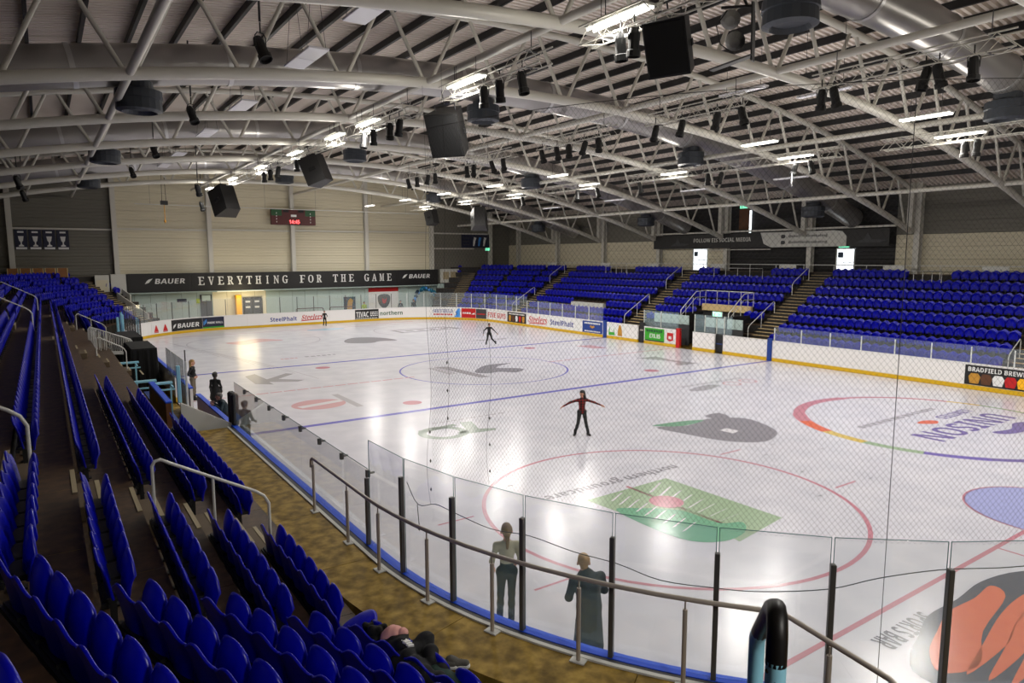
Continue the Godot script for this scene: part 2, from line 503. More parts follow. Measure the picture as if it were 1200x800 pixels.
func roof() -> void:
	var c := struct("ceiling", "corrugated arched metal roof deck on dark purlins")
	# corrugated deck: flutes run across the hall, purlins along it
	var b := MB.new()
	var xs := []
	for i in 29: xs.append(-30.0 + 54.7 * i / 28.0)
	var z := -34.4
	while z < 40.0:
		var prof := [Vector2(z, 0), Vector2(z + .11, 0), Vector2(z + .14, .11), Vector2(z + .22, .11), Vector2(z + .25, 0)]
		for k in 4:
			var p: Vector2 = prof[k]; var q: Vector2 = prof[k + 1]
			for i in xs.size() - 1:
				var ya := y_top(xs[i]) + .42; var yb := y_top(xs[i + 1]) + .42
				b.quad(Vector3(xs[i], ya + p.y, p.x), Vector3(xs[i + 1], yb + p.y, p.x), Vector3(xs[i + 1], yb + q.y, q.x), Vector3(xs[i], ya + q.y, q.x))
		z += .25
	obj("roof_deck", b, M.roof_deck, c)
	b = MB.new()
	for i in xs.size() - 1:
		var ya := y_top(xs[i]) + .62; var yb := y_top(xs[i + 1]) + .62
		b.quad(Vector3(xs[i], ya, -34.5), Vector3(xs[i + 1], yb, -34.5), Vector3(xs[i + 1], yb, 40.5), Vector3(xs[i], ya, 40.5))
		b.quad(Vector3(xs[i], ya + .2, 40.5), Vector3(xs[i + 1], yb + .2, 40.5), Vector3(xs[i + 1], yb + .2, -34.5), Vector3(xs[i], ya + .2, -34.5))
	obj("roof_slab", b, M.clad_dark, c)
	for i in 37:
		var x := .25 - 2.89 * 10.25 + 1.445 * i
		if x > 24.3: break
		b = MB.new()
		var y := y_top(x) + .28
		b.box(Vector3(x, y, 3), Vector3(.05, .26, 74)); b.box(Vector3(x + .03, y + .12, 3), Vector3(.1, .02, 74)); b.box(Vector3(x + .03, y - .12, 3), Vector3(.1, .02, 74))
		obj("purlin", b, M.purlin, c)
	# trusses
	var first: Node3D
	var say := ["nearest arched roof truss, passing over the near stand", "second arched roof truss, its ends over the near faceoff circles", "third arched roof truss from the camera, crossing above the hanging loudspeakers", "arched roof truss fourth from the camera, over the near blue line", "arched roof truss fifth from the camera, over the centre circle", "arched roof truss third from the far wall", "arched roof truss second from the far wall", "farthest arched roof truss, just in front of the far wall"]
	for k in TRUSS_Z.size():
		if first:
			var t := copy_of(first, say[k], Vector3(0, 0, TRUSS_Z[k]))
			t.set_meta("group", "arched roof trusses")
			continue
		first = thing("roof_truss", say[k], "truss", Vector3(0, 0, TRUSS_Z[k]), 0, "arched roof trusses")
		var lo := []; var hi := []
		for i in 41:
			var x := lerpf(-29.8, 24.0, i / 40.0)
			lo.append(Vector3(x, y_low(x), 0)); hi.append(Vector3(x, y_top(x), 0))
		b = MB.new(); b.pipe(lo, .165, 10); obj("bottom_chord", b, M.roof_steel, first)
		b = MB.new(); b.pipe(hi, .13, 8); obj("top_chord", b, M.roof_steel, first)
		for i in range(-10, 9):
			var x := .25 + 2.89 * i
			for s in [-1, 1]:
				var xt: float = x + s * 1.28
				if xt > 24 or xt < -29.8 or x > 24: continue
				b = MB.new()
				b.tube(Vector3(x + s * .1, y_low(x), 0), Vector3(xt, y_top(xt), 0), .065, 8, -1, false)
				obj("web_member", b, M.roof_steel, first)
		b = MB.new()
		b.box(Vector3(24.1, 7.6, 0), Vector3(.5, .5, .3)); b.box(Vector3(23.9, 9.0, 0), Vector3(.3, 2.6, .3))
		obj("end_bracket", b, M.roof_steel, first)
	# tubes that tie the trusses together
	var said := ["left-hand long tie tube under the roof, above the left boards", "long tie tube under the roof, above the nearest lighting rigs", "long tie tube under the roof, right of the camera's middle", "long tie tube under the right side of the roof", "rightmost long tie tube, low above the right-hand stand"]
	for k in 5:
		var x: float = [-17.09, -8.42, .25, 8.92, 17.59][k]
		b = MB.new()
		b.tube(Vector3(x, y_low(x) + .02, -33.3), Vector3(x, y_low(x) + .02, 39.9), .11, 10)
		tag(obj("tie_tube", b, M.roof_steel), said[k], "tube", "long tie tubes")
	# ventilation ducts with drop diffusers
	var dsay := ["large round air duct at the top right, nearest the camera", "large silver air duct crossing the roof behind the first visible truss", "large silver air duct crossing above the centre of the ice", "large silver air duct nearest the far wall"]
	for k in 4:
		var zd: float = [20.5, 6.5, -7.5, -21.5][k]
		var d := thing("air_duct", dsay[k], "duct", Vector3(0, 0, zd), 0, "silver air ducts")
		var pts := []
		for i in 31:
			var x := lerpf(-29.5, 24.0, i / 30.0)
			pts.append(Vector3(x, y_duct(x), 0))
		b = MB.new(); b.pipe(pts, .62, 20); obj("duct_pipe", b, M.duct, d)
		for i in 12:
			var x := -27.0 + i * 4.35
			b = MB.new()
			b.tube(Vector3(x, y_duct(x), 0), Vector3(x + .14, y_duct(x + .14), 0), .645, 20)
			obj("duct_collar", b, M.duct_band, d)
		for x in [-16.5, -4.0, 8.5, 19.5]:
			b = MB.new()
			b.lathe(Vector3(x, y_duct(x), 0), [Vector2(0, -1.32), Vector2(.42, -1.3), Vector2(.5, -1.42), Vector2(.66, -1.36), Vector2(.64, -1.05), Vector2(.68, -1.03), Vector2(.66, -.78), Vector2(.42, -.72), Vector2(.42, -.5)], 20)
			obj("diffuser", b, M.diffuser, d)

# ------------------------------------------------------------------ ice and what is painted in it
func flat(called: String, pts: Array, m: Material, parent: Node, y := .003) -> void:
	var poly := PackedVector2Array()
	for p in pts: poly.append(Vector2(p[0], p[1]))
	var ix := Geometry2D.triangulate_polygon(poly)
	var b := MB.new()
	for i in range(0, ix.size(), 3):
		var q := []
		for k in 3: q.append(Vector3(poly[ix[i + k]].x, y, poly[ix[i + k]].y))
		if (q[1] - q[0]).cross(q[2] - q[0]).y < 0: q.reverse()
		b.tri(q[0], q[1], q[2])
	if b.v.size(): obj(called, b, m, parent)

func smooth(pts: Array, k := 4) -> Array:      # a closed Catmull-Rom curve through the points
	var out := []
	var n := pts.size()
	for i in n:
		var p0 := Vector2(pts[(i + n - 1) % n][0], pts[(i + n - 1) % n][1]); var p1 := Vector2(pts[i][0], pts[i][1])
		var p2 := Vector2(pts[(i + 1) % n][0], pts[(i + 1) % n][1]); var p3 := Vector2(pts[(i + 2) % n][0], pts[(i + 2) % n][1])
		for j in k:
			var r := p1.cubic_interpolate(p2, p0, p3, float(j) / k)
			out.append([r.x, r.y])
	return out

func oval(cx: float, cz: float, rx: float, rz: float, turn := 0.0, k := 40, a0 := 0.0, a1 := TAU) -> Array:
	var out := []
	for i in k:
		var t := lerpf(a0, a1, float(i) / (k if a1 - a0 > 6.2 else k - 1))
		var p := Vector2(rx * cos(t), rz * sin(t)).rotated(turn)
		out.append([cx + p.x, cz + p.y])
	return out

func ring(called: String, cx: float, cz: float, r: float, w: float, m: Material, parent: Node, a0 := 0.0, a1 := TAU, y := .003) -> void:
	var b := MB.new()
	var k := maxi(4, int(72 * (a1 - a0) / TAU))
	for i in k:
		var t := lerpf(a0, a1, float(i) / k); var u := lerpf(a0, a1, float(i + 1) / k)
		var p := Vector3(cos(t), 0, sin(t)); var q := Vector3(cos(u), 0, sin(u)); var o := Vector3(cx, y, cz)
		b.quad(o + p * (r - w / 2), o + q * (r - w / 2), o + q * (r + w / 2), o + p * (r + w / 2))
		if i == 0 and b.n[0].y < 0: pass
	if b.n[0].y < 0:
		for i in b.n.size(): b.n[i] = -b.n[i]
		for i in range(0, b.v.size(), 3):
			var s := b.v[i + 1]; b.v[i + 1] = b.v[i + 2]; b.v[i + 2] = s
	obj(called, b, m, parent)

func ice_text(text: String, x0: float, x1: float, z: float, h: float, m: Material, parent: Node, bold := true) -> void:   # read from the far end: starts at x0, runs towards -x
	put("painted_lettering", letters(text, x0 - x1, h, func(u: float, v: float, d: float) -> Vector3: return Vector3(x0 - u, .004 + d, z + v), bold, false, .001), m, parent)

func dashes(called: String, x0: float, x1: float, z: float, h: float, m: Material, parent: Node, slope := 0.0) -> void:     # lettering too worn to read
	var x := x0
	var b := MB.new()
	while x < x1:
		var w := rng.randf_range(.12, .3)
		var zz := z + slope * (x - x0)
		b.quad(Vector3(x, .004, zz + h), Vector3(x + w, .004, zz + h), Vector3(x + w, .004, zz), Vector3(x, .004, zz))
		x += w + rng.randf_range(.05, .14)
	obj(called, b, m, parent)

func ice_and_marks() -> void:
	var f := struct("floor", "white ice of the rink with painted lines, circles and logos")
	var poly := PackedVector2Array()
	var s := 0.0
	while s < BOARD_LEN:
		var p := bp(s, 0, .05)
		poly.append(Vector2(p.x, p.z))
		s += 1.0
	var b := MB.new()
	b.prism(poly, func(u: float, v: float, w: float) -> Vector3: return Vector3(u, -.05 + w, v), .05)
	for i in range(0, b.v.size(), 3):      # x, z swapped handedness: turn the sheet the right way up
		var t := b.v[i + 1]; b.v[i + 1] = b.v[i + 2]; b.v[i + 2] = t
	for i in b.n.size(): b.n[i] = -b.n[i]
	obj("ice_sheet", b, M.ice, f)
	mark_rect(f, "blue_line", -14.95, 14.95, 6.88, 7.18, M.ice_blue)
	mark_rect(f, "blue_line", -14.95, 14.95, -7.18, -6.88, M.ice_blue)
	var x := -14.9
	while x < 14.9:
		if absf(x + .3) > 4.3: mark_rect(f, "centre_line", x, x + .52, -.09, .09, M.ice_pale_red)
		x += .6
	mark_rect(f, "goal_line", -13.6, 13.6, 25.41, 25.51, M.ice_red)
	mark_rect(f, "goal_line", -12.5, 12.5, -26.05, -25.95, M.ice_red)
	ring("centre_circle", 0, 0, 4.5, .09, M.ice_blue, f)
	ring("face_off_circle", -7, 19.68, 4.5, .10, M.ice_red, f)
	for q in [[-7, -20.0], [7, -20.0]]: ring("face_off_circle", q[0], q[1], 4.5, .06, M.ice_pale_grey, f)
	for q in [[-7, 5.55], [7, 5.55], [-7, -5.55], [7, -5.55]]: flat("face_off_spot", oval(q[0], q[1], .4, .4), M.ice_red, f)
	flat("face_off_spot", oval(-7, 19.7, .42, .42), M.ice_red, f, .009)
	for q in [[-2.55, 17.8], [-2.55, 21.5], [-11.45, 17.8], [-11.45, 21.5]]:
		mark_rect(f, "face_off_mark", q[0] - .05 if q[0] > -7 else q[0] - .9, q[0] + .9 if q[0] > -7 else q[0] + .05, q[1] - .03, q[1] + .03, M.ice_red)
	# rainbow circle
	var cols := [M.ice_red, M.ice_orange, M.ice_yellow, M.ice_green, M.ice_violet, M.ice_purple]
	var stops := [1.3, 1.22, 1.115, 1.01, .89, .77, .08]
	for k in 6: ring("rainbow_circle", 7, 19.68, 4.6, [.5, .46, .4, .36, .34, .3][k], cols[k], f, PI * stops[k + 1], PI * stops[k])
	for q in [[1.3, 1.6, .42, M.ice_red], [1.6, 1.89, .24, M.ice_red], [1.89, 1.97, .2, M.ice_yellow], [1.97, 2.08, .2, M.ice_green]]: ring("rainbow_circle", 7, 19.68, 4.6, q[2], q[3], f, PI * q[0], PI * q[1])
	ice_text("UNISON", 10.3, 4.5, 19.95, 1.05, M.ice_purple, f)
	ice_text("LIMITED", 10.2, 7.9, 19.15, .42, M.ice_purple, f)
	dashes("painted_lettering", 4.1, 9.5, 18.3, .28, M.ice_mid_grey, f)
	flat("painted_logo", smooth([[6.4, 19.3], [7.0, 19.2], [7.4, 19.5], [6.9, 19.7]]), M.ice_orange, f, .005)
	flat("painted_logo", smooth([[7.2, 21.35], [8.2, 21.55], [9.2, 21.25], [9.8, 21.5], [8.4, 21.95], [7.3, 21.75]]), M.ice_purple, f, .005)
	# creases
	flat("goal_crease", [[-1.8, 25.4]] + oval(0, 25.4, 1.8, 1.8, 0, 30, PI, TAU) + [[1.8, 25.4]], M.ice_pale_blue, f)
	ring("goal_crease_edge", 0, 25.4, 1.8, .06, M.ice_red, f, PI, TAU)
	flat("goal_crease", oval(0, -25.2, 1.6, .9, 0, 24), M.ice_sky, f)
	mark_rect(f, "crease_line", -3.4, -3.34, 25.5, 29.0, M.ice_red)
	# green logo in the near circle
	flat("painted_logo", [[-8.55, 18.5], [-5.65, 18.42], [-5.57, 21.95], [-7.5, 22.25], [-7.2, 20.6], [-8.35, 20.4]], M.ice_green, f)
	flat("painted_logo", smooth([[-8.4, 19.4], [-8.5, 20.6], [-8.35, 21.6], [-7.75, 22.05], [-7.0, 22.0], [-6.55, 21.6], [-7.05, 21.3], [-7.15, 20.3], [-7.9, 19.6]]), M.ice_deep_green, f, .005)
	for k in 9:
		var t := k / 8.0
		flat("painted_logo_stripe", [[-6.1 - t * .15, 18.6 + t * 3.0], [-6.0 - t * .15, 18.6 + t * 3.0], [-6.75 - t * .1, 19.0 + t * 2.6], [-6.9 - t * .1, 19.0 + t * 2.6]], M.ice_white, f, .007)
		flat("painted_logo_stripe", [[-7.5, 18.6 + t * 2.4], [-7.4, 18.6 + t * 2.4], [-8.0, 18.9 + t * 2.3], [-8.12, 18.9 + t * 2.3]], M.ice_white, f, .007)
	mark_rect(f, "painted_logo_line", -7.05, -6.95, 18.3, 21.6, M.ice_red)
	ice_text("northern groundcare", -4.6, -9.3, 17.55, .5, M.ice_grey, f)
	# sports bar lettering and the big orange emblem behind the goal line
	ice_text("SPORTS BAR", -7.4, -8.95, 25.82, .36, M.ice_dark, f)
	flat("painted_emblem_edge", smooth([[-9.3, 26.75], [-8.85, 26.38], [-8.2, 26.2], [-7.4, 25.98], [-6.4, 26.0], [-5.3, 25.95], [-4.2, 26.2], [-3.2, 26.9], [-3.2, 28.2], [-5, 28.9], [-7.5, 28.6], [-9.1, 27.7]]), M.ice_dark, f, .003)
	flat("painted_emblem", smooth([[-8.95, 26.85], [-8.5, 26.5], [-7.8, 26.3], [-7.0, 26.12], [-6.1, 26.16], [-5.35, 26.12], [-5.6, 26.45], [-7.2, 26.72], [-8.3, 27.1]]), M.ice_orange, f, .006)
	for k in 7:
		var zz := 26.9 + k * .24
		flat("painted_emblem", smooth([[-8.7 + k * .1, zz + .2], [-7.6 + k * .15, zz - .02], [-6.3, zz - .25], [-5.2, zz - .3], [-4.3, zz - .1], [-5.4, zz], [-6.4, zz + .02], [-7.3, zz + .2]]), M.ice_orange, f, .006)
	# grey and coloured logos
	flat("painted_logo", smooth([[-1.75, 14.3], [-.6, 14.75], [.35, 14.5], [1.2, 14.6], [2.0, 15.3], [1.6, 16.6], [.95, 17.3], [-.25, 17.65], [-1.2, 16.9], [-1.6, 15.5]]), M.ice_grey, f)
	flat("painted_logo", smooth([[1.1, 14.1], [1.9, 14.1], [1.65, 14.8], [1.0, 14.6]]), M.ice_grey, f)
	flat("painted_logo", smooth([[-1.7, 14.05], [-.3, 14.2], [.5, 14.55], [-.8, 14.7]]), M.ice_teal, f, .005)
	flat("painted_logo", [[-.25, 15.85], [.2, 15.8], [.25, 16.3], [-.2, 16.4]], M.ice_white, f, .005)
	ring("painted_logo", -8.3, 10.62, .72, .3, M.ice_sage, f)
	flat("painted_logo", [[-9.05, 10.25], [-8.9, 9.9], [-7.4, 9.72], [-7.4, 10.0], [-8.2, 10.15]], M.ice_sage, f)
	flat("painted_logo", [[-7.1, 9.65], [-6.65, 9.75], [-7.0, 10.85], [-6.45, 11.1], [-6.6, 11.35], [-7.95, 11.2], [-7.9, 10.9], [-7.45, 10.75]], M.ice_sage, f)
	dashes("painted_lettering", -8.0, -4.9, 9.2, .14, M.ice_pale_grey, f)
	flat("painted_logo", smooth([[-.95, .6], [.1, -.6], [1.1, -1.15], [2.35, -.9], [1.3, -.5], [.8, .1], [1.6, .7], [1.7, 1.3], [.85, 1.85], [.2, 1.2], [-.5, 1.25]]), M.ice_grey, f)
	flat("painted_logo", [[-1.9, -2.2], [-1.2, -1.9], [-1.0, 2.2], [-1.55, 2.1]], M.ice_mid_grey, f)
	dashes("painted_lettering", -2.4, -2.0, -2.0, 2.4, M.ice_pale_grey, f)
	for q in [[[4.0, -21.2], [9.2, -21.3], [9.9, -19.4], [9.3, -19.2], [8.8, -20.9], [4.4, -20.8]], [[4.0, -21.2], [4.4, -20.8], [4.4, -19.2], [9.3, -19.5], [9.3, -19.2], [4.0, -18.8]]]: flat("painted_logo", q, M.ice_mid_grey, f)
	for k in 4: mark_rect(f, "painted_logo", 4.9 + k * 1.05, 5.6 + k * 1.05, -20.3, -19.7, M.ice_mid_grey)
	flat("painted_logo", [[-11.2, -5.1], [-10.6, -5.6], [-10.5, -3.6], [-9.2, -4.9], [-8.9, -4.5], [-10.0, -3.4], [-9.0, -2.4], [-9.4, -2.1], [-10.6, -2.8], [-10.6, -2.0], [-11.3, -2.6]], M.ice_mid_grey, f)
	flat("painted_logo", oval(-10.3, 3.6, 1.1, 1.0), M.ice_pale_red, f)
	flat("painted_logo", [[-11.2, 3.6], [-9.3, 3.2], [-9.25, 3.6], [-11.1, 4.0]], M.ice_white, f, .005)
	flat("painted_logo", [[-9.2, 2.0], [-8.9, 2.0], [-8.9, 5.0], [-9.2, 5.0]], M.ice_pale_grey, f)
	flat("painted_logo", smooth([[-1.9, -15.2], [-1.4, -17.0], [-.2, -18.0], [1.3, -16.9], [1.7, -14.7], [.4, -14.9], [-.5, -14.3]]), M.ice_grey, f)
	flat("painted_logo", smooth([[-9.0, -20.2], [-7.6, -20.9], [-6.4, -21.6], [-5.1, -19.6], [-6.6, -19.5], [-8.1, -18.5]]), M.ice_pale_red, f)
	dashes("painted_lettering", -6.5, -4.5, -10.4, .35, M.ice_mid_grey, f)
	dashes("painted_lettering", -8.0, -6.9, -10.2, .3, M.ice_pale_red, f)
	mark_rect(f, "painted_logo", 5.5, 9.2, -27.6, -27.3, M.ice_pale_red)
	flat("painted_logo", [[9.5, 1.9], [11.0, 2.0], [10.7, 3.6], [11.0, 5.3], [9.4, 5.2], [9.9, 4.6], [10.3, 4.4], [10.2, 3.4]], M.ice_mid_grey, f)
	dashes("painted_lettering", 4.7, 8.9, 9.5, .3, M.ice_pale_grey, f)
	flat("painted_logo", smooth([[4.7, 10.2], [6.2, 9.95], [6.5, 10.4], [5.2, 10.8], [4.4, 10.6]]), M.ice_mid_grey, f)
	for k in 2: ring("painted_logo", 7.4 + k * 1.2, 10.4, .4, .1, M.ice_pale_red, f)
	flat("painted_logo", [[10.2, -4.6], [11.3, -4.4], [11.3, -2.6], [10.3, -2.9]], M.ice_pale_red, f)
	flat("painted_logo", [[6.2, -11.4], [8.9, -11.2], [8.6, -10.6], [6.4, -10.8]], M.ice_pale_grey, f)
	# pucks marks and small scuffs left on the surface
	for q in [[-6.0, 15.3], [-3.2, 17.0], [-1.6, 18.6], [-.4, 18.0], [-3.6, 21.6], [-9.6, 16.5], [.4, 19.2], [1.4, 20.6], [-2.2, 20.2], [-1.2, 21.6], [-8.6, 14.9]]:
		flat("scuff_mark", smooth([[q[0], q[1]], [q[0] + .12, q[1] - .02], [q[0] + .2, q[1] + .02], [q[0] + .1, q[1] + .04]], 3), M.scuff, f, .005)
	for k in 7:     # long faint skate cuts at the far left
		var pts := []
		var o := Vector2(-12.6 + k * .45, -24 + k * 2.2)
		for i in 12: pts.append([o.x + i * .12 + k * .04, o.y + i * .55 + .05 * i * i * .4])
		var back := pts.duplicate(); back.reverse()
		var both := pts
		for p in back: both = both + [[p[0] + .05, p[1]]]
		flat("skate_cut", both, M.ice_pale_grey, f)

func mark_rect(f: Node, called: String, x0: float, x1: float, z0: float, z1: float, m: Material) -> void:
	flat(called, [[x0, z0], [x1, z0], [x1, z1], [x0, z1]], m, f)

# ------------------------------------------------------------------ boards, advertising, far glass
func ad(s0: float, s1: float, m: Material, label: String) -> Node3D:
	var t := thing("advertising_board", label, "advertisement")
	var b := MB.new()
	strip(b, s0, s1, .23, 1.12, -.014, -.002)
	obj("panel", b, m, t)
	return t
func ad_text(t: Node, text: String, s: float, y: float, w: float, h: float, m: Material, bold := true, serif := false, slant := 0.0) -> void:
	put("lettering", letters(text, w, h, func(u: float, v: float, d: float) -> Vector3: return bp(s + u + v * slant, y + v, -.016 - d), bold, serif), m, t)
func ad_shape(t: Node, called: String, pts: Array, s: float, y: float, m: Material, depth := .006) -> void:
	var poly := PackedVector2Array()
	for p in pts: poly.append(Vector2(p[0], p[1]))
	var b := MB.new()
	b.prism(poly, func(u: float, v: float, w: float) -> Vector3: return bp(s + u, y + v, -.015 - w), depth)
	obj(called, b, m, t)
func ad_bar(t: Node, s: float, y: float, w: float, h: float, m: Material, called := "print_bar") -> void:
	ad_shape(t, called, [[0, 0], [w, 0], [w, h], [0, h]], s, y, m)
func ad_words(t: Node, s: float, y: float, w: float, h: float, m: Material) -> void:   # a line of print too small to read
	var x := 0.0
	var b := MB.new()
	while x < w:
		var k := minf(rng.randf_range(.08, .22), w - x)
		var p := PackedVector2Array([Vector2(x, 0), Vector2(x + k, 0), Vector2(x + k, h), Vector2(x, h)])
		b.prism(p, func(u: float, v: float, d: float) -> Vector3: return bp(s + u, y + v, -.015 - d), .005)
		x += k + .05
	obj("small_print", b, m, t)

func boards() -> void:
	var d := struct("trim_1", "white dasher boards round the ice with yellow kick plate")
	var gaps := [[100.1, 100.72], [104.0, 105.05], [106.8, 107.45], [16.2, 17.6], [20.0, 21.2]]
	var cuts := [0.0]
	var s := 0.0
	while s < BOARD_LEN - .5:
		var e := minf(s + 2.4, BOARD_LEN)
		for g in gaps:
			if s < g[0] and e > g[0]: e = g[0]
			elif s >= g[0] and s < g[1] - .01: e = g[1]
		var gap := false
		for g in gaps:
			if s >= g[0] - .01 and e <= g[1] + .01: gap = true
		var left := s < 40 or s > 140
		if not gap:
			var b := MB.new(); strip(b, s + .004, e - .004, .2, 1.15, 0, .1); obj("board_panel", b, M.board, d)
			b = MB.new(); strip(b, s, e, .01, .21, -.012, .1); obj("kick_plate", b, M.kick, d)
			b = MB.new(); strip(b, s, e, 1.15, 1.2, -.02, .13); obj("cap_rail", b, M.cap if left else M.board, d)
		s = e
	# advertising on the boards
	var t := ad(48.7, 50.78, M.white, "white board in the far left corner with two small red and blue cones")
	for k in 2:
		ad_shape(t, "cone", [[0, 0], [.5, 0], [.28, .5], [.22, .5]], 48.98 + k * .95, .38, M.red if k == 0 else M.red)
		ad_bar(t, 49.05 + k * .95, .5, .36, .07, M.navy); ad_bar(t, 49.0 + k * .95, .3, .46, .06, M.red)
	t = ad(50.8, 53.53, M.charcoal, "charcoal board with one large white slanted name, far left corner")
	ad_text(t, "BAUER", 51.35, .45, 1.9, .36, M.white, true, false, .15)
	ad_shape(t, "emblem", [[0, 0], [.18, .14], [.3, .36], [.12, .3], [.02, .2]], 50.95, .45, M.white)
	t = ad(53.55, 55.3, M.navy, "navy board with pale lettering over a green strip, far left")
	ad_text(t, "PARK HALL", 53.95, .58, 1.25, .17, M.white)
	ad_bar(t, 53.57, .235, 1.7, .1, M.green, "green_strip")
	for k in 3: ad_bar(t, 53.62 + k * .1, .5 + k * .08, .06, .3, M.light_blue)
	t = ad(58.9, 61.55, M.board, "white board at the far end lettered in blue, left of the red script")
	ad_text(t, "SteelPhalt", 59.1, .45, 2.3, .38, M.print_blue)
	t = ad(61.6, 64.0, M.board, "white board with a red script emblem at the far end")
	ad_text(t, "Steelers", 61.8, .48, 1.9, .46, M.red, true, true, .3)
	ad_shape(t, "swash", [[0, 0], [1.9, .08], [2.0, .14], [.1, .08]], 61.75, .36, M.red)
	t = ad(66.85, 69.2, M.charcoal, "dark board with bold white capitals at the far end")
	ad_text(t, "TIVAC", 66.95, .42, 1.25, .5, M.white)
	for k in 3: ad_words(t, 68.35, .48 + k * .16, .75, .09, M.white)
	ad_words(t, 66.95, .28, 2.1, .06, M.white)
	t = ad(69.25, 72.2, M.board, "white far board lettered in dark green lower case")
	ad_text(t, "northern", 69.35, .5, 2.2, .4, M.dark_green)
	t = ad(74.3, 77.38, M.white, "white board in the far right corner with blue capitals and blue emblem")
	ad_text(t, "SHEFFIELD", 74.5, .68, 2.0, .3, M.print_blue, true, true)
	ad_words(t, 74.55, .42, 1.9, .15, M.red)
	ad_shape(t, "emblem", [[0, 0], [.65, 0], [.65, .85], [.45, .85], [.15, .45], [.35, .3]], 76.6, .25, M.light_blue)
	ad_shape(t, "emblem", [[0, 0], [.2, .1], [.42, .5], [.3, .6], [.1, .3]], 76.75, .3, M.print_blue)
	t = ad(77.42, 79.03, M.red, "plain red board with a white swoosh in the far right corner")
	ad_words(t, 77.55, .6, .9, .16, M.white); ad_shape(t, "swoosh", [[0, 0], [.5, .02], [.45, .2], [.3, .12]], 78.45, .56, M.white)
	t = ad(79.07, 80.38, M.dark_grey, "dark grey board beside the red one, far right corner")
	ad_words(t, 79.2, .58, 1.0, .13, M.red)
	t = ad(80.42, 83.6, M.white, "white board with heavy red capitals below the far right seats")
	ad_text(t, "FIVE GUYS", 80.6, .42, 2.75, .46, M.red)
	t = ad(83.65, 86.55, M.charcoal, "dark board with a row of painted drinks, below the corner aisle")
	ad_words(t, 83.9, .92, 2.4, .1, M.white)
	var dm := [M.gold, M.brown, M.white, M.red, M.gold]
	for k in 5: ad_shape(t, "drink", [[.04, 0], [.28, 0], [.34, .3], [.3, .5], [.02, .5], [-.02, .3]], 83.9 + k * .52, .32, dm[k])
	t = ad(86.6, 93.9, M.white, "long white board with red script then blue name on the right side")
	ad_text(t, "Steelers", 86.9, .45, 2.6, .56, M.red, true, true, .3)
	ad_shape(t, "swash", [[0, 0], [2.3, .06], [2.4, .12], [.1, .09]], 87.0, .33, M.red)
	ad_text(t, "SteelPhalt", 90.0, .46, 3.0, .45, M.print_blue)
	t = ad(94.1, 96.4, M.sign_blue, "blue board with pale print and a small gold bird")
	ad_words(t, 94.35, .9, 1.8, .12, M.white); ad_words(t, 94.35, .3, 1.8, .1, M.white)
	ad_shape(t, "bird", [[0, .1], [.3, 0], [.6, .12], [.45, .22], [.3, .14], [.12, .24]], 94.95, .58, M.gold)
	t = ad(97.0, 98.75, M.white, "white board with green and yellow pictures beside a blue post")
	ad_shape(t, "picture", [[0, 0], [.65, 0], [.6, .4], [.42, .75], [.2, .75], [.04, .4]], 97.1, .28, M.green)
	ad_shape(t, "picture", [[.1, 0], [.55, 0], [.5, .45], [.32, .62], [.15, .45]], 97.12, .5, M.white, .009)
	ad_shape(t, "picture", [[0, 0], [.5, 0], [.44, .5], [.3, .8], [.18, .8], [.06, .5]], 98.05, .28, M.gold)
	t = ad(100.8, 102.6, M.green, "bright green board beside the open bench gate")
	ad_words(t, 100.95, .86, 1.5, .16, M.dark_green); ad_text(t, "£78.85", 101.25, .45, 1.0, .3, M.white)
	ad_bar(t, 100.82, .235, 1.76, .07, M.charcoal)
	t = ad(102.64, 103.65, M.white, "small white board with a red square emblem, left of the red post")
	ad_shape(t, "emblem", [[0, .1], [.28, 0], [.56, .1], [.56, .58], [0, .58]], 102.86, .36, M.red)
	ad_shape(t, "emblem", [[.15, .16], [.41, .16], [.41, .36], [.15, .36]], 102.86, .36, M.white, .01)
	t = ad(120.95, 126.5, M.charcoal, "black board with white capitals and painted beer glasses at far right")
	ad_text(t, "BRADFIELD BREWERY", 121.08, .84, 2.55, .2, M.white)
	for k in 7: ad_shape(t, "beer_glass", [[.02, 0], [.36, 0], [.44, .3], [.34, .46], [.06, .46], [-.04, .3]], 121.15 + k * .47, .3, [M.gold, M.brown, M.white, M.red, M.yellow, M.gold, M.brown][k])
	# coloured line posts
	for q in [[96.5, 96.88, M.sign_blue, "blue post on the boards at the far blue line"], [103.68, 104.0, M.red, "red post on the boards at the centre line"], [110.62, 110.92, M.sign_blue, "blue post on the boards at the near blue line"]]:
		var p := thing("line_post", q[3], "post")
		var b := MB.new(); strip(b, q[0], q[1], .02, 1.3, -.05, .12); obj("post", b, q[2], p)
		ad_words(p, q[0] + .08, .5, .16, .5, M.white)
	# glass above the boards
	glass_run("rink_glass", "clear glass screen above the boards at the far left corner", 33.0, 55.5, 1.5, 2.6, M.glass_clear, M.dark_post)
	glass_run("rink_glass", "clear glass screen with thin posts along the far end", 55.5, 72.0, 1.5, 2.6, M.glass_clear, M.dark_post)
	glass_run("rink_glass", "clear glass screen with white posts round the far right corner", 72.0, 86.6, 1.55, 2.6, M.glass_clear, M.white_post)
	glass_run("rink_glass", "clear glass screen before the lowest right-hand seats", 86.6, 96.4, 1.6, 2.3, M.glass_clear, M.white_post)
	glass_run("rink_glass", "clear glass screen beside the blue post on the right", 111.0, 124.5, 1.6, 2.0, M.glass_clear, M.white_post)

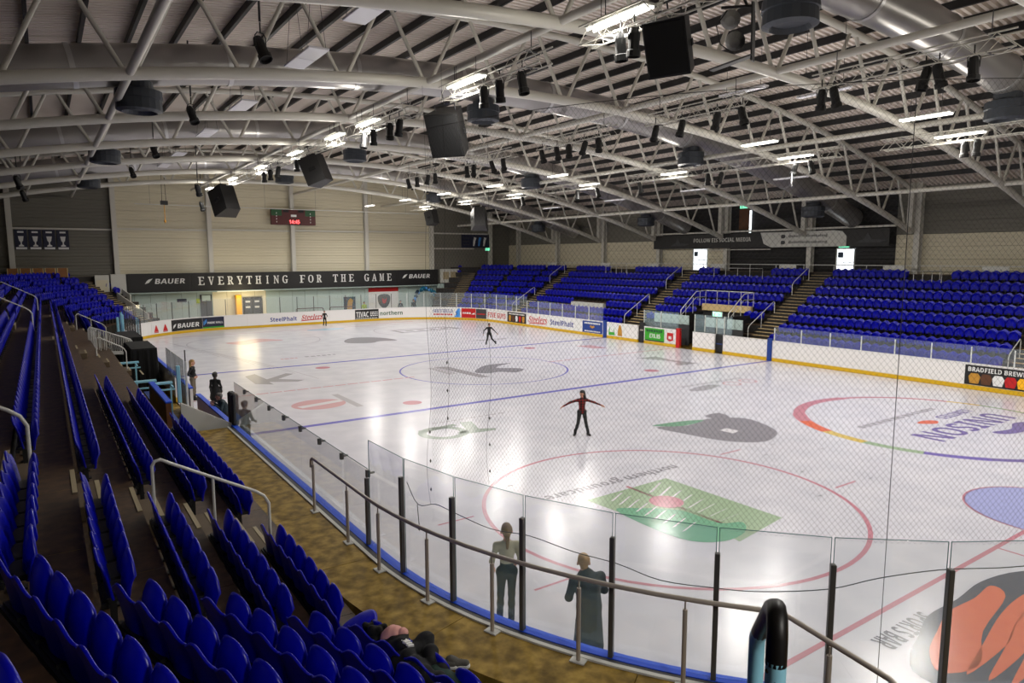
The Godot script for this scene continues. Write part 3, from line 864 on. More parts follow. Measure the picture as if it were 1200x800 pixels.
func glass_run(called: String, label: String, s0: float, s1: float, pitch: float, top: float, m: Material, pm: Material) -> void:
	var t := thing(called, label, "glass screen")
	var k := int(round((s1 - s0) / pitch))
	for i in k:
		var a := lerpf(s0, s1, float(i) / k); var e := lerpf(s0, s1, float(i + 1) / k)
		var b := MB.new(); strip(b, a + .012, e - .012, 1.2, top, .05, .062); obj("pane", b, m, t)
		b = MB.new()
		var p := bp(a, 1.2, .06)
		b.box(p + Vector3(0, (top - 1.2) / 2 - .03, 0), Vector3(.045, top - 1.2 - .06, .045), Basis.looking_at(board(fposmod(a, BOARD_LEN))[2], Vector3.UP))
		obj("post", b, pm, t)

func near_glass() -> void:
	# raised walkway behind the near boards, cast in slabs
	var w := struct("floor_002", "brown stained concrete walkway behind the near boards")
	var s := -12.0
	while s < 10.3:
		var e := minf(s + 2.4, 10.4)
		var b := MB.new(); strip(b, s + .006, e - .006, 1.0, 1.2, .3, 1.16, .5); obj("slab", b, M.walk, w)
		s = e
	var b := MB.new(); strip(b, -12.0, 10.4, .0, 1.0, .5, 1.16, .8); obj("footing", b, M.riser, w)
	b = MB.new(); strip(b, -12.0, 10.4, 1.0, 1.19, .13, .24, .5); obj("gutter_rail", b, M.dark_grey, w)
	b = MB.new(); strip(b, -12.0, 10.4, 1.0, 1.225, .24, .30, .5); obj("white_kerb", b, M.trim_white, w)
	# low panes along the straight, with clips
	var t := thing("rink_glass", "low glass panes with small steel clips on the left boards", "glass screen")
	for i in 8:
		var a := .55 + i * 1.222; var e := a + 1.222
		b = MB.new(); strip(b, a + .008, e - .008, 1.2, 2.5, .05, .062); var p := obj("pane", b, M.glass, t)
		b = MB.new(); b.tube(bp(a + .01, 2.5, .056), bp(e - .01, 2.5, .056), .006, 5); obj("pane_edge", b, M.glass_edge, p)
		b = MB.new(); b.box(bp(a, 2.42, .056), Vector3(.06, .12, .07)); b.tube(bp(a, 2.42, .05), bp(a, 2.42, -.06), .02, 6); obj("clip", b, M.dark_post, t)
	# tall curved run
	t = thing("rink_glass", "tall glass panes between dark posts round the near corner", "glass screen")
	var angles := [-3.2, 5.2, 13.4, 21.6, 29.8, 37.8, 45.8, 53.8, 61.8, 69.8, 77.8]
	for i in angles.size() - 1:
		var e: float = -RC * deg_to_rad(angles[i]); var a: float = -RC * deg_to_rad(angles[i + 1])
		if i == 0: e = .52
		b = MB.new()
		var q := [bp(a + .015, 1.2, .05), bp(e - .015, 1.2, .05), bp(e - .015, 3.0, .05), bp(a + .015, 3.0, .05)]
		var o: Vector3 = board(fposmod((a + e) / 2, BOARD_LEN))[2] * .012
		b.quad(q[0], q[1], q[2], q[3]); b.quad(q[1] + o, q[0] + o, q[3] + o, q[2] + o)
		for k in 4: b.quad(q[(k + 1) % 4], q[k], q[k] + o, q[(k + 1) % 4] + o)
		var p := obj("pane", b, M.glass, t)
		b = MB.new(); b.pipe([q[1], q[2], q[3], q[0]], .006, 5); obj("pane_edge", b, M.glass_edge, p)
	for i in angles.size():
		if i == 0: continue
		var a: float = -RC * deg_to_rad(angles[i])
		b = MB.new()
		b.cbox(bp(a, 1.96, .1), Vector3(.06, 1.52, .07), .008, Basis.looking_at(board(fposmod(a, BOARD_LEN))[2], Vector3.UP))
		obj("post", b, M.dark_post, t)
	b = MB.new(); b.cbox(bp(.5, 1.78, .1), Vector3(.06, 1.16, .07), .008); obj("post", b, M.dark_post, t)
	# black padded stanchion where the low panes end
	b = MB.new()
	for k in 3: b.cbox(Vector3(-15.02, 1.66, 10.05 + k * .2), Vector3(.2, .95, .17), .05)
	tag(obj("padded_stanchion", b, M.charcoal), "black padded pillar standing on the boards at the bench end", "pillar")
	# handrail of the walkway
	var h := thing("handrail", "curved steel handrail on posts along the brown walkway", "handrail")
	var pts := [bp(2.62, 2.05, .36), bp(2.6, 2.2, .36), bp(2.5, 2.25, .36)]
	s = 2.0
	while s > -6.2:
		pts.append(bp(s, 2.25, .36)); s -= .5
	pts.append(bp(-6.25, 2.25, .36)); pts.append(Vector3(-13.3, 2.25, 28.2)); pts.append(Vector3(-13.36, 2.2, 28.4))
	b = MB.new(); b.pipe(pts, .028, 10); obj("rail", b, M.steel, h)
	for q in [2.5, .75, -.5, -1.75, -2.92, -4.11, -5.3]:
		var post := MB.new()
		post.tube(bp(q, 1.2, .36), bp(q, 2.13, .36), .027, 10)
		post.tube(bp(q, 2.12, .36), bp(q, 2.24, .36), .01, 6)
		var o := obj("post", post, M.steel, h)
		post = MB.new(); post.cbox(bp(q, 1.21, .36), Vector3(.19, .02, .13), .004, Basis.looking_at(board(fposmod(q, BOARD_LEN))[2], Vector3.UP)); obj("base_plate", post, M.trim_white, o)
	b = MB.new(); b.tube(Vector3(-13.24, 1.2, 27.6), Vector3(-13.24, 2.15, 27.6), .027, 10); b.tube(Vector3(-13.24, 2.12, 27.6), Vector3(-13.24, 2.24, 27.6), .01, 6); obj("post", b, M.steel, h)

# ------------------------------------------------------------------ terraces
const ZC := 22.5
func tp(side: int, r: float, t: float) -> Vector3:      # t: z on the straight, beyond +-22.5 degrees round the corner
	var e := absf(t) - ZC
	if e <= 0: return Vector3(side * (6.6 + r), 0, t)
	var a := deg_to_rad(e); var mid := deg_to_rad(15 * roundf(e / 15.0))
	var R := r / cos(a - mid)
	return Vector3(side * (6.6 + R * cos(a)), 0, maxf(signf(t) * (ZC + R * sin(a)), FAR_Z + .12))
func row_r(side: int, k: int) -> float: return (10.0 + .75 * (k - 1)) if side < 0 else (9.9 + .92 * (k - 1))
func row_y(side: int, k: int) -> float: return (1.2 + .42 * (k - 1)) if side < 0 else (.6 + .54 * (k - 1))
func floor_at(side: int, r: float) -> float:
	return 1.2 + .42 * (r - 9.9) / .75 if side < 0 else .6 + .54 * (r - 9.8) / .92

func terraces() -> void:
	for side in [-1, 1]:
		var w := struct("floor_003", "dark stepped deck of the left and near stand" if side < 0 else "dark stepped deck of the right-hand stand")
		var ts := []
		var t := -ZC - (57.0 if side < 0 else 52.5)
		for a in [52.5, 37.5, 22.5, 7.5]:
			if ts.is_empty(): ts.append(t)
			if -ZC - a > t: ts.append(-ZC - a)
		for i in 20: ts.append(-ZC + 45.0 * i / 19.0)
		for a in [7.5, 22.5, 37.5, 52.5]: ts.append(ZC + a)
		for k in range(1, 10):
			var y := row_y(side, k)
			var r0 := row_r(side, k) - .45
			var r1 := row_r(side, k + 1) - .45
			if k == 9: r1 = r0 + (6.0 if side < 0 else 2.0)
			var rise := MB.new()
			for i in ts.size() - 1:
				var a: float = ts[i]; var e: float = ts[i + 1]
				var pit: bool = side < 0 and k == 1 and e < 10.8 and a > -13.5
				if pit: continue
				if side > 0 and k < 3 and a > -1.3 and e < 5.2: continue
				var yb: float = y - (.5 if k > 1 else 1.3)
				var p := [tp(side, r0, a), tp(side, r0, e), tp(side, r1, e), tp(side, r1, a)]
				var b := MB.new()
				var up := Vector3(0, y, 0)
				var gap: Vector3 = (p[1] - p[0]).normalized() * .004
				b.out_quad([p[0] + up + gap, p[1] + up - gap, p[2] + up - gap, p[3] + up + gap], (p[0] + p[2]) / 2)
				b.out_quad([p[0] + up + gap, p[1] + up - gap, p[1] + up - gap - Vector3(0, .03, 0), p[0] + up + gap - Vector3(0, .03, 0)], (p[2] + p[3]) / 2 + up)
				obj("deck_panel", b, M.deck, w)
				var dn := Vector3(0, yb, 0); var dt := Vector3(0, y - .03, 0)
				rise.out_quad([p[0] + dt, p[1] + dt, p[1] + dn, p[0] + dn], (p[2] + p[3]) / 2 + up)
			if rise.v.size(): obj("riser", rise, M.riser, w)

# steps of one stair aisle: half-height blocks with a pale nosing on each row
func steps(side: int, t: float, width: float, k0: int, k1: int, label: String, timber := false) -> void:
	var s := thing("stair_steps", label, "steps", Vector3.ZERO, 0, "stair aisles of the stands")
	var plain := side < 0 and not timber
	for k in range(k0, k1 + 1):
		var pitch := .75 if side < 0 else .92
		var rise := .42 if side < 0 else .54
		var parts := 1 if plain else 2
		for j in parts:
			var depth := .3 if plain else .3
			var r1 := row_r(side, k) - .45 + pitch
			var h := rise * (j + 1) / (parts + 1.0)
			var a := tp(side, r1 - depth * (parts - j) / 1.0 + .0, t); var e := tp(side, r1, t)
			var dir := (e - a).normalized()
			var cross := dir.cross(Vector3.UP)
			var y := row_y(side, k)
			var ln := (e - a).length()
			var b := MB.new()
			var basis := Basis(cross, Vector3.UP, -dir)
			b.cbox((a + e) / 2 + Vector3(0, y + h / 2, 0), Vector3(width * (.96 if plain else 1.0), h, ln), .01, basis)
			var o := obj("step", b, M.block if plain else M.riser, s)
			b = MB.new()
			b.box(a + dir * (.03 if plain else .13) + Vector3(0, y + h + .004, 0), Vector3(width * (.94 if plain else 1.0), .012, .06 if plain else .28), basis)
			obj("nosing", b, M.nosing if plain else M.tread, o)
		# nosing on the edge of the row itself
		var q := tp(side, row_r(side, k) - .45, t)
		var din := (tp(side, row_r(side, k), t) - q).normalized()
		var b := MB.new()
		b.box(q + din * (.03 if plain else .15) + Vector3(0, row_y(side, k) + .006, 0), Vector3(width * .98, .014, .06 if plain else .3), Basis(din.cross(Vector3.UP), Vector3.UP, -din))
		obj("tread_edge", b, M.nosing if plain else M.tread, s)

# ------------------------------------------------------------------ seats
func shell_mesh(w: float, h: float, thick: float, lean: float, curve: float, lip: float, drop: float, dome: bool) -> MB:
	var b := MB.new()
	var nu := 10; var nv := 6
	var front := []; var back := []; var rim := {}
	for j in nv + 1:
		var v := float(j) / nv
		var fr := []; var bk := []
		for i in nu + 1:
			var u := -1.0 + 2.0 * i / nu
			var z := lean * v + curve * u * u + lip * pow(maxf(0.0, v - .5) / .5, 2.0)
			var y := v * (h - drop * ((1.0 - sqrt(maxf(0.0, 1.0 - u * u))) if dome else (.5 - .5 * cos(PI * u))))
			var x := u * w / 2 * (1.0 - .12 * (1.0 - v) * (1.0 - v))
			fr.append(Vector3(x, y, z + thick / 2)); bk.append(Vector3(x, y, z - thick / 2))
		front.append(fr); back.append(bk)
	var nrm := func(g: Array, i: int, j: int, s: float) -> Vector3:
		var du: Vector3 = g[j][mini(i + 1, nu)] - g[j][maxi(i - 1, 0)]
		var dv: Vector3 = g[mini(j + 1, nv)][i] - g[maxi(j - 1, 0)][i]
		return du.cross(dv).normalized() * s
	for j in nv:
		for i in nu:
			b.quad_n(front[j][i], front[j][i + 1], front[j + 1][i + 1], front[j + 1][i], nrm.call(front, i, j, 1.0), nrm.call(front, i + 1, j, 1.0), nrm.call(front, i + 1, j + 1, 1.0), nrm.call(front, i, j + 1, 1.0))
			b.quad_n(back[j][i + 1], back[j][i], back[j + 1][i], back[j + 1][i + 1], nrm.call(back, i + 1, j, -1.0), nrm.call(back, i, j, -1.0), nrm.call(back, i, j + 1, -1.0), nrm.call(back, i + 1, j + 1, -1.0))
	# a rounded rim all the way round, going up the right side, over the top and down the left
	var loop := []
	for j in nv + 1: loop.append([nu, j])
	for i in range(nu - 1, -1, -1): loop.append([i, nv])
	for j in range(nv - 1, -1, -1): loop.append([0, j])
	var outs := []
	for k in loop.size():
		var p: Vector3 = front[loop[maxi(k - 1, 0)][1]][loop[maxi(k - 1, 0)][0]]
		var q: Vector3 = front[loop[mini(k + 1, loop.size() - 1)][1]][loop[mini(k + 1, loop.size() - 1)][0]]
		var d := q - p; d.z = 0
		outs.append(Vector3(d.y, -d.x, 0).normalized())
	for k in loop.size() - 1:
		var f0: Vector3 = front[loop[k][1]][loop[k][0]]; var f1: Vector3 = front[loop[k + 1][1]][loop[k + 1][0]]
		var b0: Vector3 = back[loop[k][1]][loop[k][0]]; var b1: Vector3 = back[loop[k + 1][1]][loop[k + 1][0]]
		var m0: Vector3 = (f0 + b0) / 2 + outs[k] * thick * .55; var m1: Vector3 = (f1 + b1) / 2 + outs[k + 1] * thick * .55
		var n0: Vector3 = outs[k]; var n1: Vector3 = outs[k + 1]
		var z := Vector3(0, 0, .7)
		b.quad_n(f1, f0, m0, m1, (n1 * .7 + z).normalized(), (n0 * .7 + z).normalized(), n0, n1)
		b.quad_n(m1, m0, b0, b1, n1, n0, (n0 * .7 - z).normalized(), (n1 * .7 - z).normalized())
	for i in nu: b.quad(front[0][i + 1], front[0][i], back[0][i], back[0][i + 1])
	return b

func moved(b: MB, f: Transform3D) -> MB:
	var o := MB.new()
	for p in b.v: o.v.append(f * p)
	for p in b.n: o.n.append((f.basis * p).normalized())
	o.c = b.c.duplicate()
	return o

func joined(a: MB, b: MB) -> MB:
	var o := MB.new()
	o.v = a.v.duplicate(); o.n = a.n.duplicate(); o.c = a.c.duplicate()
	o.v.append_array(b.v); o.n.append_array(b.n); o.c.append_array(b.c)
	return o

const PITCH := .467
var seat_list := []      # [transform, block, index, row, side]
func row_seats(side: int, k: int, t0: float, t1: float, block: String, from_high := false) -> void:    # seats between two stations on one straight piece
	var r := row_r(side, k)
	var a := tp(side, r, t0); var e := tp(side, r, t1)
	var ln := a.distance_to(e)
	var n := int(floor(ln / PITCH + .02))
	var dir := (e - a).normalized()
	var inward := dir.cross(Vector3.UP) * float(side) * 1.0
	var mid := tp(side, r, (t0 + t1) / 2)
	if inward.dot(Vector3(side * 6.6, 0, clampf(mid.z, -ZC, ZC)) - mid) < 0: inward = -inward
	var basis := Basis(Vector3.UP.cross(inward), Vector3.UP, inward)
	var slack := (ln - n * PITCH) / 2
	for i in n:
		var at := (e - dir * (slack + (i + .5) * PITCH)) if from_high else (a + dir * (slack + (i + .5) * PITCH))
		at -= inward * .2
		at.y = row_y(side, k)
		seat_list.append([Transform3D(basis, at), block, 0, k, side])

func arc_seats(side: int, k: int, s: float, a0: float, a1: float, block: String) -> void:
	row_seats(side, k, s * (ZC + a0), s * (ZC + a1), block)

func seats() -> void:
	for k in range(1, 9):
		var rl := row_r(-1, k)
		var zend := ZC + 7.5
		# left stand and near corner
		row_seats(-1, k, 20.45, ZC + 7.2, "near")
		arc_seats(-1, k, 1.0, 7.8, 22.2, "near")
		arc_seats(-1, k, 1.0, 22.8, 30.5, "near")
		var far_end: float = [11.2, 9.0, 8.9, -.8, -.8, -.8, -.8, -.8][k - 1]
		row_seats(-1, k, far_end, 19.0, "long", true)
		if k > 3: row_seats(-1, k, -13.4, -2.2, "middle", true)
		row_seats(-1, k, -ZC - 7.2, -14.8, "far left", true)
		arc_seats(-1, k, -1.0, 22.2, 7.8, "far left"); arc_seats(-1, k, -1.0, 37.2, 22.8, "far left"); arc_seats(-1, k, -1.0, 44.5, 37.8, "far left")
		if k > 4 and k < 7: arc_seats(-1, k, -1.0, 55.0 if k == 5 else 53.6, 51.2, "far left end")
		# right stand
		arc_seats(1, k, -1.0, 37.2, 22.8, "right the far right corner stairs"); arc_seats(1, k, -1.0, 22.2, 7.8, "right the far right corner stairs")
		if k < 7: pass
		else: arc_seats(1, k, -1.0, 47.5, 43.5, "right the far right corner stairs")
		row_seats(1, k, -ZC - 7.2, -21.75, "right the far right corner end")
		if k == 8:
			row_seats(1, k, -20.2, -15.1, "right the far stairs of the right stand"); row_seats(1, k, -12.2, -6.8, "right the far stairs of the right stand"); row_seats(1, k, -5.2, -3.1, "right the stairs by the bench gate"); row_seats(1, k, 1.3, 4.2, "right the stairs by the bench gate"); row_seats(1, k, 5.8, 10.7, "right the white board stairs"); row_seats(1, k, 12.9, 18.2, "right the white board stairs")
		elif k == 3:
			row_seats(1, k, -20.2, -15.0, "right the far stairs of the right stand"); row_seats(1, k, -10.7, -6.8, "right the far stairs of the right stand"); row_seats(1, k, -5.2, -1.4, "right the stairs by the bench gate"); row_seats(1, k, 2.6, 4.2, "right the stairs by the bench gate"); row_seats(1, k, 5.8, 18.2, "right the white board stairs")
		elif k < 3:
			row_seats(1, k, -20.2, -6.8, "right the far stairs of the right stand"); row_seats(1, k, 5.8, 18.2, "right the white board stairs")
			if k == 2: row_seats(1, k, -5.2, -1.4, "right the stairs by the bench gate")
		else:
			row_seats(1, k, -20.2, -6.8, "right the far stairs of the right stand"); row_seats(1, k, -5.2, 4.2, "right the stairs by the bench gate"); row_seats(1, k, 5.8, 18.2, "right the white board stairs")
		row_seats(1, k, 19.8, ZC + 7, "right the stairs at the right edge")
	# number the seats of each block row by row
	var count := {}
	for q in seat_list:
		var key: String = str(q[1], "/", q[3])
		q[2] = count.get(key, 0)
		count[key] = q[2] + 1
	# the meshes of one seat: upright shell, tipped-up pan, bracket
	var back := moved(shell_mesh(.466, .46, .024, -.06, .035, -.02, .10, false), Transform3D(Basis(), Vector3(0, .36, .02)))
	var pan := shell_mesh(.41, .42, .04, .03, .025, .035, .19, true)
	var pan_at := Vector3(0, .32, .15)
	var br := MB.new()
	br.box(Vector3(0, .18, .06), Vector3(.05, .36, .06)); br.box(Vector3(0, .36, .08), Vector3(.4, .05, .2)); br.box(Vector3(0, .33, -.02), Vector3(PITCH, .05, .05)); br.box(Vector3(0, .01, .06), Vector3(.1, .02, .16))
	var back_mesh := back.mesh(); var pan_mesh := pan.mesh(); var br_mesh := br.mesh()
	var proto := Node3D.new()
	proto.name = "stadium_seat"
	put("backrest", back_mesh, M.blue_seat, proto)
	put("seat_pan", pan_mesh, M.blue_seat, proto).position = pan_at
	put("bracket", br_mesh, M.bracket, proto)
	# the 300 that show largest are things of their own
	var shown := []
	var rest := []
	var inv := cam.transform.affine_inverse()
	for q in seat_list:
		var p: Vector3 = inv * (q[0].origin + Vector3(0, .55, 0))
		var inside: bool = p.z < -.3 and absf(p.x / -p.z) < 600.0 / 802 + .02 and absf(p.y / -p.z) < 400.0 / 802 + .03
		if inside: shown.append([p.length(), q])
		elif (q[0].origin as Vector3).distance_to(cam.position) > 2.6: rest.append(q)
	shown.sort_custom(func(a, b): return a[0] < b[0])
	var tilted := -1
	var best := 9.0
	for i in mini(300, shown.size()):
		var dd: float = shown[i][1][0].origin.distance_to(Vector3(-16.75, 1.2, 23.45))
		if dd < best: best = dd; tilted = i
	for i in shown.size():
		var q = shown[i][1]
		if i >= 300:
			rest.append(q)
			continue
		var o: Node3D = proto.duplicate()
		o.name = numbered("stadium_seat", self)
		add_child(o, true)
		o.transform = q[0]
		var row: String = nth(q[3] - 1) + " row above the walkway"
		var label: String
		if i == tilted:
			o.get_node("seat_pan").rotation.x = 1.0
			label = "blue tip-up seat with its pan half lowered, beside the brown walkway"
		elif q[1] == "near": label = "blue tip-up seat, %s this side of the white stair rail, %s" % [nth(q[2]), row]
		elif q[1] == "long": label = "blue tip-up seat, %s beyond the white stair rail, %s" % [nth(q[2]), row]
		elif q[1] == "middle": label = "blue tip-up seat, %s past the second stairs on the left, %s" % [nth(q[2]), row]
		elif (q[1] as String).begins_with("right"): label = "blue tip-up seat, %s from %s, %s row up" % [nth(q[2]), (q[1] as String).substr(6), nth(q[3] - 1)]
		else: label = "blue tip-up seat in the far left corner, %s along, %s row" % [nth(q[2]), nth(q[3] - 1)]
		tag(o, label, "seat", "blue tip-up seats of the stands")
	proto.free()
	# all the others, too small or too many to tell apart
	var both := ArrayMesh.new()
	joined(back, moved(pan, Transform3D(Basis(), pan_at))).add_to(both)
	br.add_to(both)
	both.surface_set_material(0, M.blue_seat); both.surface_set_material(1, M.bracket)
	var mm := MultiMesh.new()
	mm.transform_format = MultiMesh.TRANSFORM_3D
	mm.mesh = both
	mm.instance_count = rest.size()
	for i in rest.size(): mm.set_instance_transform(i, rest[i][0])
	var mi := MultiMeshInstance3D.new()
	mi.name = "stadium_seats"
	mi.multimesh = mm
	add_child(mi)
	tag(mi, "rows of blue tip-up seats filling the right-hand stand and far corners", "seats", "", "stuff")

# ------------------------------------------------------------------ stair rails
func aisle_rail(side: int, t: float, ra: float, rb: float, label: String, m: Material, mid := true, high := .95) -> void:
	var o := thing("stair_rail", label, "handrail", Vector3.ZERO, 0, "stair rails of the stands")
	var f := func(r: float, h: float) -> Vector3: return tp(side, r, t) + Vector3(0, floor_at(side, r) + h, 0)
	var b := MB.new()
	b.pipe([f.call(rb, -.05), f.call(rb, high - .14), f.call(rb - .04, high - .05), f.call(rb - .12, high + .01), f.call(rb - .25, high), f.call(ra + .2, high), f.call(ra + .07, high - .03), f.call(ra, high - .13), f.call(ra, -.05)], .025, 10)
	obj("rail", b, m, o)
	if mid:
		b = MB.new(); b.tube(f.call((ra + rb) / 2, -.05), f.call((ra + rb) / 2, high - .01), .022, 8); obj("post", b, m, o)

func rails() -> void:
	aisle_rail(-1, 19.9, 9.95, 11.6, "white tubular stair rail standing nearest, between blocks of blue seats", M.white_rail)
	aisle_rail(-1, 19.9, 13.05, 14.6, "white stair rail cut by the left edge of the picture", M.white_rail, false)
	aisle_rail(-1, -1.5, 10.1, 11.15, "white stair rail beside the black draped boxes", M.white_rail, false)
	aisle_rail(-1, -1.5, 13.2, 14.8, "white rail up the second stairs in the upper left rows", M.white_rail, false)
	aisle_rail(-1, -14.1, 10.0, 11.4, "white stair rail behind the stacked white barriers", M.white_rail)
	aisle_rail(-1, -14.1, 13.1, 14.7, "white rail on the third stairs, highest of the left rows", M.white_rail, false)
	for q in [[19.75, "pale concrete half-steps beside the nearest white stair rail"], [-1.5, "pale half-steps of the second stairs in the left stand"], [-14.1, "pale half-steps of the third stairs in the left stand"]]: steps(-1, q[0], 1.25, 1, 8, q[1])
	steps(-1, -ZC - 46.5, 1.3, 1, 7, "wooden-edged stairs climbing the far left corner", true)
	for q in [[19.0, "beige stairs at the right edge of the picture"], [5.0, "beige stairs climbing past the white boards on the right"], [-6.0, "beige stairs left of the open bench gate"], [-21.0, "beige stairs in the far part of the right-hand stand"], [-ZC - 40.4, "beige stairs climbing the far right corner"]]:
		var w := 1.35
		steps(1, q[0], w, 1, 7 if q[0] < -30 else 8, q[1])
	for q in [[4.35, "beside the white board stairs"], [-6.65, "left of the open bench gate"], [-21.65, "in the far part of the right stand"]]:
		aisle_rail(1, q[0], 10.0, 12.6, "white lower stair rail " + q[1], M.white_rail)
		aisle_rail(1, q[0], 14.4, 16.2, "white upper stair rail " + q[1], M.white_rail, false)
	aisle_rail(1, 18.4, 9.8, 11.0, "low white rail at the right edge above the black beer board", M.white_rail, false)
	# worn pale blue end rail close to the camera
	var o := thing("stair_rail", "worn pale blue stair rail close to the camera with black top", "handrail", Vector3.ZERO, 0, "stair rails of the stands")
	var b := MB.new()
	b.tube(Vector3(-17.99, 4.2, 30.155), Vector3(-17.99, 5.1, 30.155), .0235, 14); obj("near_post", b, M.worn_blue, o)
	b = MB.new(); b.pipe([Vector3(-17.99, 5.09, 30.155), Vector3(-17.988, 5.155, 30.154), Vector3(-17.975, 5.195, 30.143), Vector3(-17.95, 5.2, 30.122), Vector3(-17.9, 5.165, 30.08), Vector3(-17.66, 4.93, 29.88)], .024, 12); tag(obj("bent_top", b, M.rail_wear, o), "black worn top of the rail")
	b = MB.new(); b.pipe([Vector3(-17.665, 4.935, 29.885), Vector3(-17.62, 4.885, 29.845), Vector3(-17.6, 4.84, 29.83), Vector3(-17.6, 4.76, 29.83), Vector3(-17.6, 3.9, 29.83)], .0235, 12); obj("far_post", b, M.worn_blue, o)
	for k in 9:
		b = MB.new()
		var p := Vector3(-17.99, 5.09 - k * .03 - rng.randf() * .02, 30.155)
		var a := rng.randf_range(-2.4, .4)
		b.lathe(p + Vector3(sin(a), 0, cos(a)) * .0225, [Vector2(.001, -.006), Vector2(.006, 0), Vector2(.001, .006)], 6)
		obj("paint_chip", b, M.rail_wear, o)

# ------------------------------------------------------------------ far end
func wall_text(t: Node, text: String, x: float, y: float, w: float, h: float, z: float, m: Material, serif := false, slant := 0.0) -> void:
	put("lettering", letters(text, w, h, func(u: float, v: float, d: float) -> Vector3: return Vector3(x + u + v * slant, y + v, z + d), true, serif, .012), m, t)
func plate(called: String, pts: Array, z: float, d: float, m: Material, parent: Node) -> void:
	var poly := PackedVector2Array()
	for p in pts: poly.append(Vector2(p[0], p[1]))
	var b := MB.new()
	b.prism(poly, func(u: float, v: float, w: float) -> Vector3: return Vector3(u, v, z + w), d)
	obj(called, b, m, parent)
func rect_pts(x0: float, y0: float, x1: float, y1: float) -> Array: return [[x0, y0], [x1, y0], [x1, y1], [x0, y1]]

func far_wall_items() -> void:
	var z := FAR_Z + .62
	var t := thing("banner", "long black banner with widely spaced white capitals across the far wall", "banner")
	for i in 6:
		var a := -13.6 + i * 4.79
		plate("banner_sheet", rect_pts(a, 3.15, a + 4.78, 4.72), z - .06, .06, M.charcoal, t)
	for q in [[-11.65, 2.3], [11.75, 2.4]]:
		wall_text(t, "BAUER", q[0], 3.85, q[1], .42, z + .002, M.white, false, .18)
		plate("emblem", [[q[0] - .75, 3.85], [q[0] - .45, 3.95], [q[0] - .15, 4.3], [q[0] - .45, 4.22], [q[0] - .6, 4.1]], z + .002, .01, M.white, t)
	var words := "EVERYTHING FOR THE GAME"
	var x := -8.3
	for ch in words:
		if ch != " ": wall_text(t, ch, x + (.14 if ch == "I" else 0.0), 3.66, .5 if ch != "I" else .22, .72, z + .002, M.white, true)
		x += .80
	t = thing("banner_beam", "pale lintel beam under the black banner of the far wall", "beam")
	var b := MB.new(); b.cbox(Vector3(.7, 3.08, FAR_Z + .3), Vector3(29.4, .1, .6), .02); obj("beam", b, M.clad_mint, t)
	t = thing("wall_box", "white boxed panel at the left end of the black banner", "panel")
	b = MB.new(); b.cbox(Vector3(-14.3, 3.9, FAR_Z + .45), Vector3(1.1, 1.6, .5), .02); obj("box", b, M.trim_white, t)
	b = MB.new(); b.box(Vector3(-13.68, 3.9, FAR_Z + .47), Vector3(.14, 1.6, .48)); obj("end_strip", b, M.black, t)
	t = thing("wall_box", "white parapet panel at the right end of the black banner", "panel")
	b = MB.new(); b.cbox(Vector3(16.6, 4.0, FAR_Z + .45), Vector3(2.2, 1.5, .3), .02); obj("parapet", b, M.trim_white, t)
	b = MB.new(); b.cbox(Vector3(16.9, 2.9, FAR_Z + .6), Vector3(3.6, .6, .35), .02); obj("lower_panel", b, M.clad_mint, t)
	for k in 2:
		b = MB.new(); b.box(Vector3(16.1 + k * .9, 4.05, FAR_Z + .61), Vector3(.7, .8, .02)); obj("poster", b, M.nosing, t)
	t = thing("parapet", "white parapet at the foot of the far left stairs", "panel")
	b = MB.new(); b.cbox(Vector3(-15.45, 3.9, FAR_Z + .5), Vector3(1.0, 1.5, .3), .02); obj("panel", b, M.trim_white, t)
	b = MB.new(); b.box(Vector3(-15.45, 3.8, FAR_Z + .66), Vector3(.8, .9, .02)); obj("board", b, M.clad, t)
	# scoreboard
	t = thing("scoreboard", "dark red scoreboard with glowing red digits on the far wall", "scoreboard")
	b = MB.new(); b.cbox(Vector3(.12, 9.7, FAR_Z + .66), Vector3(4.1, 1.42, .28), .03); obj("case", b, M.deep_red, t)
	for s in [-1, 1]:
		b = MB.new(); b.box(Vector3(.12 + s * 1.55, 10.08, FAR_Z + .805), Vector3(.95, .55, .015)); obj("corner_panel", b, M.dark_green, t)
		b = MB.new(); b.box(Vector3(.12 + s * .68, 10.25, FAR_Z + .81), Vector3(.5, .26, .02)); obj("score_window", b, M.black, t)
		for k in 4:
			b = MB.new(); b.box(Vector3(.12 + s * 1.55, 9.25 + k * .26, FAR_Z + .81), Vector3(.06, .12, .02)); obj("penalty_mark", b, M.white, t)
	b = MB.new(); b.box(Vector3(.12, 9.82, FAR_Z + .81), Vector3(.5, .2, .02)); obj("clock_window", b, M.white, t)
	wall_text(t, "14:45", -.3, 9.1, .95, .34, FAR_Z + .805, M.led_red)
	# four championship banners
	for k in 4:
		t = thing("pennant", "%s of four small dark blue cup banners on the far left wall" % ["leftmost", "second from left", "third from left", "rightmost"][k], "banner", Vector3.ZERO, 0, "cup banners")
		var bx := -20.95 + k * .9
		plate("cloth", rect_pts(bx, 6.68, bx + .8, 8.2), FAR_Z + .08, .03, M.navy, t)
		plate("cup", [[bx + .22, 7.7], [bx + .28, 7.35], [bx + .36, 7.25], [bx + .36, 7.08], [bx + .24, 7.0], [bx + .24, 6.92], [bx + .56, 6.92], [bx + .56, 7.0], [bx + .44, 7.08], [bx + .44, 7.25], [bx + .52, 7.35], [bx + .58, 7.7]], FAR_Z + .112, .01, M.white, t)
		plate("hem", rect_pts(bx + .05, 6.7, bx + .75, 6.86), FAR_Z + .112, .01, M.white, t)
		plate("heading", rect_pts(bx + .2, 7.95, bx + .6, 8.08), FAR_Z + .112, .01, M.white, t)
	t = thing("wall_screen", "dark banner with pale figures high on the far right wall", "banner")
